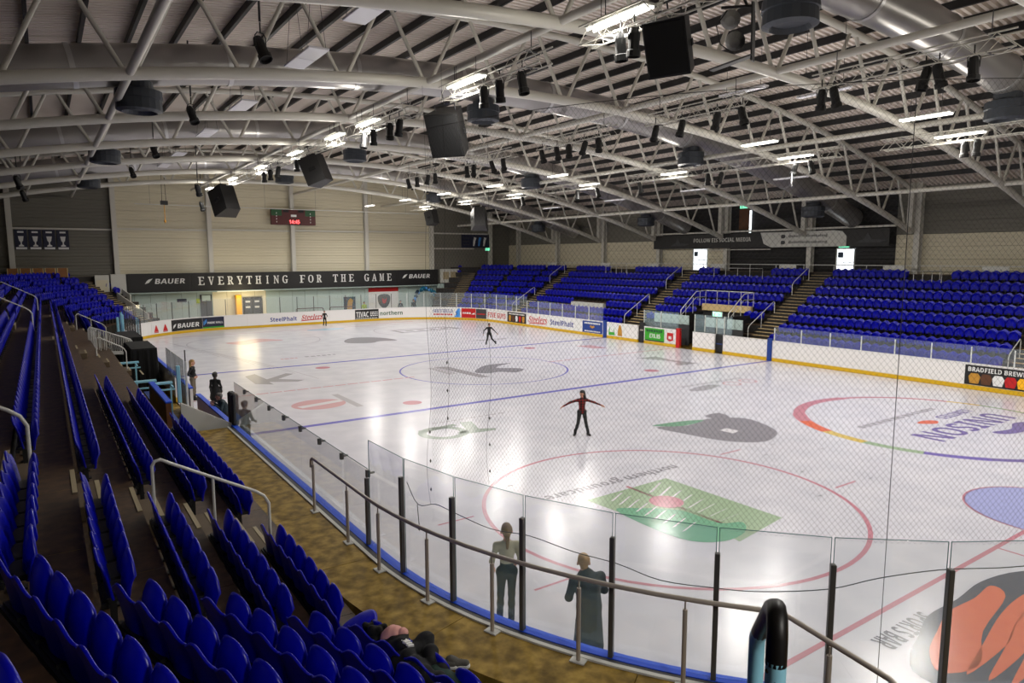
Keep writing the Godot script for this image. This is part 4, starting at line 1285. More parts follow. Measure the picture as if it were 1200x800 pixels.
	plate("cloth", rect_pts(18.3, 7.02, 21.85, 8.5), FAR_Z + .1, .04, M.navy, t)
	for k in 3: plate("figure", [[19.75 + k * .65, 7.2], [19.95 + k * .65, 7.2], [20.05 + k * .65, 7.7], [20.2 + k * .65, 8.1], [19.9 + k * .65, 8.15], [19.8 + k * .65, 7.8]], FAR_Z + .142, .01, M.light_blue if k == 1 else M.white, t)
	for k in 3: plate("print_bar", rect_pts(18.5, 7.3 + k * .35, 19.3, 7.38 + k * .35), FAR_Z + .142, .01, M.dark_grey, t)
	exit_sign("green exit sign on the far wall under the dark banner", Vector3(21.6, 6.85, FAR_Z + .3), 0)
	exit_sign("green exit sign at the far end beside the balloon arch", Vector3(16.1, 2.45, FAR_Z + 1.0), 0)
	# lit entrance with double door
	var d := struct("door_1", "grey double door in the bright cream entrance")
	for s in [-1, 1]:
		b = MB.new(); b.cbox(Vector3(-3.75 + s * .42, 1.25, FAR_Z + .1), Vector3(.82, 2.4, .06), .01); obj("leaf", b, M.dark_grey, d)
		for k in 2:
			b = MB.new(); b.box(Vector3(-3.75 + s * .4, 1.55 + k * .5, FAR_Z + .135), Vector3(.4, .16, .01)); obj("notice", b, M.white, d)
	b = MB.new(); b.pipe([Vector3(-4.63, .05, FAR_Z + .1), Vector3(-4.63, 2.52, FAR_Z + .1), Vector3(-2.87, 2.52, FAR_Z + .1), Vector3(-2.87, .05, FAR_Z + .1)], .05, 4); obj("frame", b, M.trim_white, d)
	t = thing("lobby_light", "bright strip light under the banner beam over the cream entrance", "light")
	b = MB.new(); b.cbox(Vector3(-4.8, 3.04, FAR_Z + .55), Vector3(4.0, .05, .12), .01); obj("tube", b, M.warm_lit, t)
	var l := OmniLight3D.new()
	l.name = "lobby_lamp"; l.position = Vector3(-4.8, 2.6, FAR_Z + 2.2); l.light_energy = 4.2; l.light_color = Color(1, .93, .75); l.light_size = 1.0; l.omni_range = 60; l.omni_attenuation = 2; l.shadow_enabled = true
	add_child(l)
	b = MB.new(); b.cbox(Vector3(-5.05, 1.6, FAR_Z + .5), Vector3(.5, 2.2, .5), .04)
	tag(obj("yellow_cover", b, M.yellow), "bright yellow padded cover round the far column by the entrance", "cover")
	b = MB.new(); b.box(Vector3(-9.6, 2.35, FAR_Z + .09), Vector3(.75, .28, .04)); tag(obj("wall_sign", b, M.navy), "small dark blue sign on the pale far wall, left of entrance", "sign")
	b = MB.new(); b.box(Vector3(-8.3, 2.25, FAR_Z + .09), Vector3(.3, .4, .04)); tag(obj("wall_sign", b, M.lime), "small yellow-green notice on the pale far wall", "sign")
	t = thing("door_panel", "grey cupboard door left of the bright far entrance", "door")
	b = MB.new(); b.cbox(Vector3(-7.65, 1.5, FAR_Z + .12), Vector3(.95, 2.6, .08), .01); obj("leaf", b, M.dark_grey, t)
	b = MB.new(); b.box(Vector3(-7.65, 2.5, FAR_Z + .17), Vector3(.7, .5, .02)); obj("vent", b, M.clad_mint, t)
	# poster, red banner, stack of hurdles, balloon arch
	t = thing("poster", "dark teal poster with a yellow figure on the far wall", "poster")
	plate("sheet", rect_pts(4.9, .5, 6.1, 2.15), FAR_Z + .08, .03, M.teal_dark, t)
	plate("figure", [[5.2, .8], [5.7, .8], [5.75, 1.3], [5.85, 1.8], [5.6, 2.0], [5.35, 1.8], [5.25, 1.3]], FAR_Z + .115, .01, M.gold, t)
	t = thing("poster", "white club banner with a red heading on the far wall", "banner")
	plate("sheet", rect_pts(7.5, .5, 10.75, 2.55), FAR_Z + .08, .03, M.white, t)
	plate("heading", rect_pts(7.5, 2.55, 10.75, 2.95), FAR_Z + .08, .035, M.red, t)
	plate("crest", smooth([[8.5, 2.1], [8.6, 1.3], [9.15, .85], [9.7, 1.3], [9.8, 2.1], [9.15, 2.3]]), FAR_Z + .115, .01, M.dark_grey, t)
	plate("crest_mark", smooth([[8.95, 1.9], [9.0, 1.4], [9.3, 1.4], [9.45, 1.9], [9.2, 1.7]]), FAR_Z + .13, .01, M.red, t)
	for k in 2:
		t = thing("goal_frame", "red and black goal frame standing behind the far boards, %s of two" % ["left", "right"][k], "goal")
		b = MB.new(); b.pipe([Vector3(-.6 + k * 3.1, 0, -31.2), Vector3(-.6 + k * 3.1, 1.32, -31.2), Vector3(-.45 + k * 3.1, 1.4, -31.2), Vector3(1.75 + k * 3.1, 1.4, -31.2), Vector3(1.9 + k * 3.1, 1.32, -31.2), Vector3(1.9 + k * 3.1, 0, -31.2)], .035, 8); obj("frame", b, M.deep_red, t)
		b = MB.new()
		for i in 11: b.tube(Vector3(-.5 + k * 3.1 + i * .24, 1.38, -31.22), Vector3(-.5 + k * 3.1 + i * .24, 0, -31.9), .008, 4)
		for i in 6: b.tube(Vector3(-.55 + k * 3.1, 1.3 - i * .24, -31.25 - i * .12), Vector3(1.85 + k * 3.1, 1.3 - i * .24, -31.25 - i * .12), .008, 4)
		obj("netting", b, M.net_pale, t)
	var arch := thing("balloon_arch", "arch of teal and dark blue balloons at the far end", "balloon arch")
	for i in 58:
		var f := i / 57.0
		var a := PI * f
		var c := Vector3(13.3 - cos(a) * 1.65, .25 + sin(a) * 2.55, FAR_Z + 1.3)
		if f < .12: c = Vector3(11.65, f * 6.5, FAR_Z + 1.3)
		if f > .88: c = Vector3(14.95, (1 - f) * 6.5, FAR_Z + 1.3)
		c += Vector3(rng.randf_range(-.14, .14), rng.randf_range(-.12, .12), rng.randf_range(-.16, .16))
		var r := rng.randf_range(.13, .19)
		b = MB.new()
		b.lathe(c, [Vector2(.01, -r * 1.25), Vector2(.03, -r * 1.15), Vector2(r * .6, -r * .85), Vector2(r * .95, -r * .2), Vector2(r * .95, r * .35), Vector2(r * .6, r * .85), Vector2(.005, r)], 8, Basis(Vector3.RIGHT, rng.randf_range(-1, 1)) * Basis(Vector3.FORWARD, rng.randf_range(-1, 1)))
		obj("balloon", b, [M.teal, M.teal, M.teal_dark, M.light_blue][rng.randi() % 4], arch)
	t = thing("net_pipe", "thin pale pipe of the far net hanging before the far wall", "pipe")
	b = MB.new(); b.tube(Vector3(-13.1, 10.2, -30.2), Vector3(11.4, 10.2, -30.2), .035, 8); obj("pipe", b, M.white_rail, t)
	for i in 6:
		b = MB.new(); b.tube(Vector3(-12 + i * 4.4, 10.2, -30.2), Vector3(-12 + i * 4.4, 12.6, -30.2), .008, 4); obj("wire", b, M.dark_grey, t)
	t = thing("stair_parapet", "white slanting parapet beside the far left stairs", "parapet")
	for q in [[-ZC - 51.0, 9.6, 12.6], [-ZC - 55.0, 12.2, 13.0]]:
		var a := tp(-1, q[1], q[0]); var e := tp(-1, q[2], q[0])
		var ya := floor_at(-1, q[1]); var ye := floor_at(-1, q[2])
		var side := (e - a).normalized().cross(Vector3.UP) * .1
		var p := [a + Vector3(0, ya - 1.2, 0), e + Vector3(0, ye - 1.2, 0), e + Vector3(0, ye + .55, 0), a + Vector3(0, ya + .55, 0)]
		var mid: Vector3 = (p[0] + p[2]) / 2 + side / 2
		b = MB.new()
		b.out_quad(p.duplicate(), mid); b.out_quad([p[0] + side, p[1] + side, p[2] + side, p[3] + side], mid)
		for k in 4: b.out_quad([p[k], p[(k + 1) % 4], p[(k + 1) % 4] + side, p[k] + side], mid)
		obj("panel", b, M.trim_white, t)
	# wooden crates on the back walk of the left stand, at the far end
	for k in 5:
		t = thing("wooden_crate", "%s of the brown crates behind the top left rows" % ["leftmost", "second from left", "middle", "second from right", "rightmost"][k], "crate", Vector3(-21.2 + k * .78, 4.56, -32.6), 0, "crates behind the top left rows")
		b = MB.new(); b.cbox(Vector3(0, .35, 0), Vector3(.7, .7, .5), .015); obj("body", b, M.wood, t)
		for s in [-1, 1]:
			b = MB.new(); b.box(Vector3(s * .32, .35, .262), Vector3(.06, .7, .02)); obj("batten", b, M.tread, t)

func exit_sign(label: String, at: Vector3, turn: float) -> void:
	var t := thing("exit_sign", label, "sign", at, turn, "green exit signs")
	var b := MB.new(); b.cbox(Vector3.ZERO, Vector3(.75, .32, .1), .01); obj("case", b, M.white, t)
	b = MB.new(); b.box(Vector3(0, 0, .055), Vector3(.7, .27, .012)); obj("lit_face", b, M.exit_green, t)
	b = MB.new()
	b.box(Vector3(.16, 0, .064), Vector3(.2, .05, .008)); b.box(Vector3(-.18, 0, .064), Vector3(.09, .2, .008))
	obj("arrow", b, M.white, t)

# ------------------------------------------------------------------ right-hand side
func right_plate(t: Node, x: float, called: String, pts: Array, off: float, m: Material) -> void:     # a plate on the right wall: u runs towards +z
	var poly := PackedVector2Array()
	for p in pts: poly.append(Vector2(p[0], p[1]))
	var b := MB.new()
	b.prism(poly, func(u: float, v: float, w: float) -> Vector3: return Vector3(x - off - w, v, u), .03)
	obj(called, b, m, t)

func right_side_items() -> void:
	var x := RIGHT_X - .55
	var t := thing("banner", "dark banner with pale words and light round-ended panel, high above the right stand", "banner")
	for i in 5: right_plate(t, x, "banner_sheet", rect_pts(-11.0 + i * 3.98, 6.62, -11.0 + (i + 1) * 3.97, 7.72), 0.0, M.charcoal)
	right_plate(t, x, "pale_panel", [[-.4, 7.7], [-.1, 6.9], [.5, 6.64], [6.1, 6.64], [6.1, 7.3], [5.8, 7.62], [5.2, 7.7]], .031, M.trim_white)
	for q in [[-8.6, "skate"], [7.2, "skate"]]: right_plate(t, x, "emblem", [[q[0] - .5, 6.85], [q[0] + 1.0, 6.85], [q[0] + 1.5, 7.0], [q[0] + .6, 7.05], [q[0] + .3, 7.5], [q[0] + .1, 7.1]], .031, M.dark_grey)
	for q in [["FOLLOW EIS SOCIAL MEDIA", -6.6, 7.1, 5.4, .3, M.trim_white], ["@sheffieldiceskating", 1.9, 7.25, 2.9, .24, M.dark_grey], ["@sheffieldiceskating", 1.9, 6.83, 2.9, .24, M.dark_grey]]:
		put("lettering", letters(q[0], q[3], q[4], func(u: float, v: float, d: float) -> Vector3: return Vector3(x - .064 - d, q[2] + v, q[1] + u)), q[5], t)
	for k in 2: right_plate(t, x, "icon", smooth([[1.35, 6.85 + k * .42], [1.6, 6.85 + k * .42], [1.62, 7.05 + k * .42], [1.35, 7.07 + k * .42]]), .064, M.dark_grey)
	t = thing("banner_rail", "pale steel rail above the dark banner on the right", "rail")
	var b := MB.new(); b.box(Vector3(x - .1, 7.85, -1.0), Vector3(.12, .12, 20.5)); obj("rail", b, M.roof_steel, t)
	b = MB.new(); b.box(Vector3(x - .1, 6.5, -2.5), Vector3(.1, .06, 6.0)); obj("lower_rail", b, M.roof_steel, t)
	# two bright doorways
	for q in [[-7.05, -5.6, 4.92, 6.62, "door_2", "bright doorway in the right-hand wall left of the dark panels"], [5.2, 6.45, 5.05, 6.5, "door_3", "bright white doorway in the right-hand wall"]]:
		var d := struct(q[4], q[5])
		b = MB.new(); b.box(Vector3(RIGHT_X - .06, (q[2] + q[3]) / 2, (q[0] + q[1]) / 2), Vector3(.03, q[3] - q[2], q[1] - q[0])); obj("lit_pane", b, M.daylight, d)
		b = MB.new(); b.pipe([Vector3(RIGHT_X - .1, q[2] - .5, q[0]), Vector3(RIGHT_X - .1, q[3], q[0]), Vector3(RIGHT_X - .1, q[3], q[1]), Vector3(RIGHT_X - .1, q[2] - .5, q[1])], .06, 4); obj("frame", b, M.trim_white, d)
		b = MB.new(); b.box(Vector3(RIGHT_X - .09, q[3] - .42, q[0] + .28), Vector3(.02, .36, .36)); obj("notice", b, M.teal_dark, d)
		b = MB.new(); b.box(Vector3(RIGHT_X - .09, q[3] - .9, (q[0] + q[1]) / 2 + .2), Vector3(.02, .04, (q[1] - q[0]) * .6)); obj("push_bar", b, M.dark_grey, d)
		exit_sign("green exit sign over the doorway " + ("left of the dark wall panels" if q[0] < 0 else "right of the dark wall panels"), Vector3(RIGHT_X - .3, q[3] + .2, (q[0] + q[1]) / 2), -PI / 2)
	var g := thing("gallery_door", "brown gallery door with a bright slit above the dark banner", "door")
	b = MB.new(); b.box(Vector3(RIGHT_X - .12, 8.75, -2.2), Vector3(.08, 1.5, .9)); obj("leaf", b, M.brown, g)
	b = MB.new(); b.box(Vector3(RIGHT_X - .14, 8.5, -1.65), Vector3(.06, 1.8, .16)); obj("lit_slit", b, M.daylight, g)
	exit_sign("green exit sign over the brown gallery door", Vector3(RIGHT_X - .3, 9.7, -2.1), -PI / 2)
	# rail along the back of the stand, wheelchair frames in the top row
	t = thing("back_rail", "pale rail on posts along the back of the right-hand stand", "handrail")
	b = MB.new(); b.tube(Vector3(23.35, 5.42, -27), Vector3(23.35, 5.42, 24), .03, 6); obj("rail", b, M.white_rail, t)
	for i in 24:
		b = MB.new(); b.tube(Vector3(23.35, 4.4, -26.5 + i * 2.15), Vector3(23.35, 5.42, -26.5 + i * 2.15), .025, 6); obj("post", b, M.white_rail, t)
	for i in 8:
		var zz: float = [-24.3, -16.3, -10.4, -3.6, 2.4, 9.6, 15.0, 20.0][i]
		b = MB.new(); b.cbox(Vector3(23.3, 5.28, zz), Vector3(.04, .26, 1.3), .01)
		tag(obj("row_sign", b, M.trim_white), "small pale sign plate on the back rail, %s from the far end" % nth(i), "sign", "plates on the back rail")
	for q in [[-15.0, -12.3, "above the far part of the right stand"], [-3.0, 1.2, "above the bench gate"], [10.8, 12.8, "right of the bright doorway"]]:
		t = thing("wheelchair_bay", "pale tubular bay frame in the top row " + q[2], "frame")
		b = MB.new(); b.pipe([Vector3(22.2, 4.4, q[0]), Vector3(22.2, 5.15, q[0]), Vector3(22.2, 5.15, q[1]), Vector3(22.2, 4.4, q[1])], .028, 6); obj("frame", b, M.white_rail, t)
		for k in 3:
			var zz: float = lerpf(q[0], q[1], (k + 1) / 4.0)
			b = MB.new(); b.tube(Vector3(22.2, 4.4, zz), Vector3(22.2, 5.15, zz), .02, 6); obj("post", b, M.white_rail, t)
	b = MB.new(); b.cbox(Vector3(18.35, 2.0, -12.9), Vector3(.35, .4, 4.1), .03)
	tag(obj("seat_cover", b, M.trim_white), "long pale cover over a row of the right-hand stand", "cover")
	# the opening to the benches with its railings, and the glass boxes before it
	t = thing("tunnel_railing", "pale railing round the bench tunnel of the right-hand stand", "railing")
	for zz in [-.95, 3.0]:
		b = MB.new(); b.pipe([Vector3(16.4, 1.2, zz), Vector3(16.4, 2.4, zz), Vector3(17.9, 3.6, zz), Vector3(18.9, 3.65, zz)], .03, 6); obj("side_rail", b, M.white_rail, t)
		b = MB.new(); b.pipe([Vector3(16.4, 2.0, zz), Vector3(17.9, 3.2, zz), Vector3(18.9, 3.2, zz)], .02, 6); obj("lower_rail", b, M.white_rail, t)
		for k in 3:
			b = MB.new(); b.tube(Vector3(16.9 + k * .7, 1.6 + k * .5, zz), Vector3(16.9 + k * .7, 2.8 + k * .4, zz), .02, 6); obj("post", b, M.white_rail, t)
	b = MB.new(); b.tube(Vector3(18.9, 3.65, -.95), Vector3(18.9, 3.65, 3.0), .03, 6); obj("back_rail", b, M.white_rail, t)
	for k in 5:
		b = MB.new(); b.tube(Vector3(18.9, 2.5, -.95 + k * .98), Vector3(18.9, 3.65, -.95 + k * .98), .02, 6); obj("post", b, M.white_rail, t)
	t = thing("bench_tunnel", "dark tunnel walls behind the open bench gate", "tunnel")
	box_part("back_wall", Vector3(18.8, 0, -1.1), Vector3(18.9, 2.7, 3.1), M.clad_black, t)
	box_part("lintel", Vector3(18.6, 2.3, -1.0), Vector3(18.8, 2.75, 3.0), M.tread, t)
	box_part("side_wall", Vector3(16.4, 0, -1.15), Vector3(18.9, 2.2, -1.05), M.clad_black, t)
	box_part("side_wall", Vector3(16.4, 0, 3.05), Vector3(18.9, 2.2, 3.15), M.clad_black, t)
	exit_sign("small green exit sign in the bench tunnel", Vector3(16.45, 2.3, 2.1), -PI / 2)
	for q in [[-3.3, -.1, "left of the open bench gate"], [1.25, 2.9, "just right of the open gate"], [3.0, 4.2, "below the white board stairs"]]:
		t = thing("bench_screen", "mint panelled glass bench box " + q[2], "bench box")
		var n := 2
		for k in n:
			var a: float = lerpf(q[0], q[1], float(k) / n); var e: float = lerpf(q[0], q[1], float(k + 1) / n)
			b = MB.new(); b.box(Vector3(16.3, 1.75, (a + e) / 2), Vector3(.05, .62, e - a - .04)); obj("back_panel", b, M.clad_mint, t)
			b = MB.new(); b.box(Vector3(15.3, 1.75, (a + e) / 2), Vector3(.012, 1.1, e - a - .06)); obj("pane", b, M.glass, t)
			b = MB.new(); b.box(Vector3(15.3, 1.75, a), Vector3(.05, 1.1, .05)); obj("post", b, M.trim_white, t)
		box_part("bench", Vector3(15.7, .1, q[0] + .1), Vector3(16.1, .55, q[1] - .1), M.dark_grey, t)
		box_part("rear_board", Vector3(16.28, .05, q[0]), Vector3(16.36, 1.4, q[1]), M.dark_grey, t)
	t = thing("bench_door", "black padded door standing in the boards beside the green advert", "door")
	b = MB.new(); b.cbox(Vector3(15.12, .75, -3.3), Vector3(.1, 1.4, .5), .03); obj("leaf", b, M.charcoal, t)
	b = MB.new(); b.cbox(Vector3(15.05, .9, -3.3), Vector3(.04, .1, .3), .01); obj("latch", b, M.steel, t)
	t = thing("bench_door", "dark gate with a blue rail between the white boards", "door")
	b = MB.new(); b.cbox(Vector3(15.2, .6, 3.4), Vector3(.1, 1.1, .6), .03); obj("leaf", b, M.charcoal, t)
	b = MB.new(); b.box(Vector3(15.13, .6, 3.4), Vector3(.03, .05, .55)); obj("rail", b, M.sign_blue, t)

# ------------------------------------------------------------------ left-hand side: benches, draped boxes, stacked barriers
func left_side_items() -> void:
	var b := MB.new()
	var t := thing("bench_wall", "low white slanting wall closing the brown walkway at the players' bench", "wall")
	var poly := PackedVector2Array([Vector2(-15.1, .6), Vector2(-15.1, 1.2), Vector2(-16.1, 1.8), Vector2(-16.42, 1.98), Vector2(-16.42, .6)])
	b = MB.new(); b.prism(poly, func(u: float, v: float, w: float) -> Vector3: return Vector3(u, v, 10.3 + w), .08); obj("panel", b, M.trim_white, t)
	b = MB.new(); b.pipe([Vector3(-15.1, 1.22, 10.34), Vector3(-16.42, 2.0, 10.34)], .025, 6); obj("top_bead", b, M.trim_white, t)
	t = thing("bench_partition", "brown padded partition with a blue top at the back of the players' bench", "partition")
	box_part("board", Vector3(-16.45, 0, 3.4), Vector3(-16.3, 1.5, 7.6), M.brown, t)
	b = MB.new(); b.cbox(Vector3(-16.37, 1.53, 5.5), Vector3(.2, .07, 4.2), .02); obj("blue_cap", b, M.cap, t)
	t = thing("gate_post", "pale blue gate post and white post at the bench gate", "post")
	b = MB.new(); b.cbox(Vector3(-16.4, 2.5, 10.1), Vector3(.1, 1.05, .1), .01); obj("blue_post", b, M.worn_blue, t)
	b = MB.new(); b.cbox(Vector3(-16.2, 2.45, 10.1), Vector3(.06, 1.35, .06), .01); obj("white_post", b, M.white_post, t)
	b = MB.new(); b.box(Vector3(-16.2, 3.2, 10.1), Vector3(.03, .5, .03)); obj("tip", b, M.dark_post, t)
	t = thing("bench_glass", "dark tinted bench screen leaning along the left boards", "glass screen")
	for i in 3:
		b = MB.new(); b.box(Vector3(-15.2, 1.7, 2.2 - i * 1.5), Vector3(.02, 1.0, 1.44)); obj("pane", b, M.glass, t)
	t = thing("team_bench", "long dark team bench behind the left boards", "bench")
	box_part("seat", Vector3(-16.2, .4, -1.0), Vector3(-15.8, .46, 7.0), M.sign_blue, t)
	for k in 5: box_part("leg", Vector3(-16.1, -.06, -.8 + k * 1.8), Vector3(-15.9, .4, -.72 + k * 1.8), M.dark_grey, t)
	# black draped boxes
	for q in [[-4.9, 3.3, 2.0, "nearer of the two tall black draped boxes by the left boards"], [-10.3, 3.6, 2.0, "farther of the two tall black draped boxes by the left boards"]]:
		t = thing("draped_box", q[3], "draped box", Vector3(-15.85, 0, q[0]), 0, "black draped boxes")
		b = MB.new()
		var seg := 40
		var hx := .52; var hz: float = q[1] / 2
		var ring_at := func(i: int, y: float, flare: float) -> Vector3:
			var f := fposmod(float(i) / seg, 1.0) * 4.0
			var side := int(f); var g := f - side
			var p: Vector3 = [Vector3(lerpf(-hx, hx, g), 0, hz), Vector3(hx, 0, lerpf(hz, -hz, g)), Vector3(lerpf(hx, -hx, g), 0, -hz), Vector3(-hx, 0, lerpf(-hz, hz, g))][side]
			var nrm := Vector3(p.x / hx, 0, p.z / hz)
			return p + nrm.normalized() * (flare * (.5 + .5 * sin(i * 2.4))) + Vector3(0, y, 0)
		var hs := [[0.0, .12], [.7, .09], [1.5, .05], [1.93, .02], [2.0, -.03]]
		for j in hs.size() - 1:
			for i in seg:
				b.quad(ring_at.call(i, hs[j][0], hs[j][1]), ring_at.call(i + 1, hs[j][0], hs[j][1]), ring_at.call(i + 1, hs[j + 1][0], hs[j + 1][1]), ring_at.call(i, hs[j + 1][0], hs[j + 1][1]))
		obj("drape", b, M.soft_black, t)
		b = MB.new(); b.cbox(Vector3(0, 1.97, 0), Vector3(hx * 2 - .02, .07, hz * 2 - .02), .03); obj("top_cloth", b, M.soft_black, t)
	# pale blue steel deck frames
	for q in [[Vector3(-16.9, 1.5, -2.7), 1.5, "farther pale blue steel platform edge below the stair rail"], [Vector3(-16.9, 1.45, 2.5), 1.6, "nearer pale blue steel platform edge behind the blue seats"], [Vector3(-15.9, 1.3, 2.4), .7, "small pale blue steel trestle beside the black draped box"]]:
		t = thing("steel_platform", q[2], "platform", q[0])
		b = MB.new(); b.box(Vector3(0, 0, 0), Vector3(q[1], .06, .3)); b.box(Vector3(0, -.16, .6), Vector3(q[1], .05, .08)); obj("edge", b, M.worn_blue, t)
		for s in [-1, 1]:
			b = MB.new(); b.box(Vector3(s * q[1] * .42, -.65, 0), Vector3(.06, 1.25, .06)); b.box(Vector3(s * q[1] * .42, -.08, .3), Vector3(.06, .05, .6)); obj("leg", b, M.worn_blue, t)
	# stack of white crowd barriers
	for k in 5:
		t = thing("barrier", "white tubular barrier in the leaning stack by the left stairs, %s from the front" % nth(k), "barrier", Vector3(-16.75 - k * .05, 1.2, -7.0 - k * .33), .25, "stacked white barriers")
		t.rotation.z = 0
		b = MB.new(); b.pipe([Vector3(-.8, 0, 0), Vector3(-.8, 1.35, 0), Vector3(-.7, 1.48, 0), Vector3(.75, .85, 0), Vector3(.82, .75, 0), Vector3(.82, 0, 0)], .03, 8); obj("frame", b, M.white_rail, t)
		b = MB.new(); b.tube(Vector3(-.8, .25, 0), Vector3(.82, .12, 0), .022, 6); obj("lower_bar", b, M.white_rail, t)
		for i in 6:
			var f := (i + 1) / 7.0
			b = MB.new(); b.tube(Vector3(-.8 + 1.62 * f, .2, 0), Vector3(-.8 + 1.62 * f, 1.45 - .6 * f, 0), .014, 6); obj("bar", b, M.white_rail, t)
	for q in [[Vector3(-16.0, 1.2, -14.0), "left of the glass"], [Vector3(-15.6, 1.2, -16.0), "at the far glass corner"], [Vector3(-15.5, 1.2, -18.0), "farthest along the left boards"]]:
		t = thing("screen_post", "pale blue screen post " + q[1], "post", q[0])
		b = MB.new(); b.cbox(Vector3(0, .7, 0), Vector3(.14, 1.5, .14), .02); obj("post", b, M.worn_blue, t)

# ------------------------------------------------------------------ rigs, lamps, loudspeakers under the roof
func rig(x: float, y: float, z0: float, z1: float, label: String) -> void:
	var t := thing("lighting_truss", label, "lighting truss", Vector3(x, y, z0), 0, "lighting trusses under the roof")
	var ln := z1 - z0
	var w := .2
	for p in [[-w, -w], [w, -w], [-w, w], [w, w]]:
		var b := MB.new(); b.tube(Vector3(p[0], p[1], 0), Vector3(p[0], p[1], ln), .022, 6); obj("chord", b, M.roof_steel, t)
	var n := int(ln / .4)
	for side in 3:
		var b := MB.new()
		for i in n:
			var a := ln * i / n; var e := ln * (i + 1) / n
			var up := i % 2 == 0
			if side == 0: b.tube(Vector3(-w, -w if up else w, a), Vector3(-w, w if up else -w, e), .011, 4, -1, false)
			elif side == 1: b.tube(Vector3(w, -w if up else w, a), Vector3(w, w if up else -w, e), .011, 4, -1, false)
			else: b.tube(Vector3(-w if up else w, -w, a), Vector3(w if up else -w, -w, e), .011, 4, -1, false)
		obj("bracing", b, M.roof_steel, t)
	for k in 2:
		var zz := ln * (.12 + .76 * k)
		var b := MB.new()
		b.box(Vector3(0, w, zz), Vector3(.44, .03, .03)); b.box(Vector3(0, -w, zz), Vector3(.44, .03, .03))
		b.tube(Vector3(0, w, zz), Vector3(0, maxf(y_low(x) - y, .3), zz), .012, 5)
		obj("hanger", b, M.dark_grey, t)

func batten(x: float, y: float, z: float, ln: float, label: String, energy: float) -> void:
	var t := thing("strip_light", label, "strip light", Vector3(x, y, z), 0, "glowing strip lights under the roof")
	var b := MB.new(); b.cbox(Vector3(0, .05, 0), Vector3(.34, .05, ln), .01); obj("body", b, M.trim_white, t)
	for s in [-1, 1]:
		b = MB.new(); b.tube(Vector3(s * .1, .0, -ln / 2 + .03), Vector3(s * .1, .0, ln / 2 - .03), .035, 8); obj("tube", b, M.lamp, t)
	for s in [-1, 1]:
		b = MB.new(); b.tube(Vector3(0, .07, s * ln * .3), Vector3(0, maxf(.3, y_low(x) - y), s * ln * .3), .01, 4); obj("hanger", b, M.dark_grey, t)
	if energy > 0: lamp_light(Vector3(x, y - .08, z), energy)

func stage_lamp(at: Vector3, yaw: float, tilt: float, label: String, size := 1.0) -> void:
	var t := thing("stage_lamp", label, "stage lamp", at, yaw, "black stage lamps")
	var b := MB.new(); b.pipe([Vector3(-.13, -.22, 0) * size, Vector3(-.14, .0, 0) * size, Vector3(-.08, .08, 0) * size, Vector3(.08, .08, 0) * size, Vector3(.14, .0, 0) * size, Vector3(.13, -.22, 0) * size], .014 * size, 5)
	b.tube(Vector3(0, .08, 0) * size, Vector3(0, .3, 0) * size, .018 * size, 5)
	obj("yoke", b, M.charcoal, t)
	var turn := Basis(Vector3.RIGHT, tilt)
	b = MB.new(); b.lathe(Vector3(0, -.22, 0) * size, [Vector2(.01, .26) * size, Vector2(.09, .24) * size, Vector2(.12, .12) * size, Vector2(.12, -.2) * size, Vector2(.15, -.22) * size, Vector2(.15, -.34) * size, Vector2(.135, -.34) * size, Vector2(.13, -.26) * size, Vector2(.005, -.25) * size], 12, turn)
	obj("housing", b, M.black, t)

func loudspeaker(at: Vector3, yaw: float, tilt: float, s: float, label: String) -> void:
	var t := thing("loudspeaker", label, "loudspeaker", at, yaw, "hanging black loudspeakers")
	t.rotation = Vector3(tilt, yaw, 0)
	var poly := PackedVector2Array([Vector2(-.5, .4), Vector2(.5, .4), Vector2(.32, -.4), Vector2(-.32, -.4)])
	var b := MB.new()
	b.prism(poly, func(u: float, v: float, w: float) -> Vector3: return Vector3(u, -.6 + w, -v) * s, 1.2)
	obj("cabinet", b, M.charcoal, t)
	b = MB.new(); b.cbox(Vector3(0, 0, -.41) * s, Vector3(.94, 1.12, .03) * s, .01); obj("grille", b, M.soft_black, t)
	for k in [-1, 1]:
		b = MB.new(); b.cbox(Vector3(k * .425, 0, .05) * s + Vector3(k * .02, 0, 0), Vector3(.03, .14, .26) * s, .005, Basis(Vector3.UP, k * -.22)); obj("handle", b, M.soft_black, t)
	b = MB.new(); b.pipe([Vector3(-.3, .6, 0) * s, Vector3(-.3, .75, 0) * s, Vector3(.3, .75, 0) * s, Vector3(.3, .6, 0) * s], .025, 5); b.tube(Vector3(0, .75, 0) * s, Vector3(0, 1.1, 0) * s, .02, 5); obj("bracket", b, M.dark_grey, t)

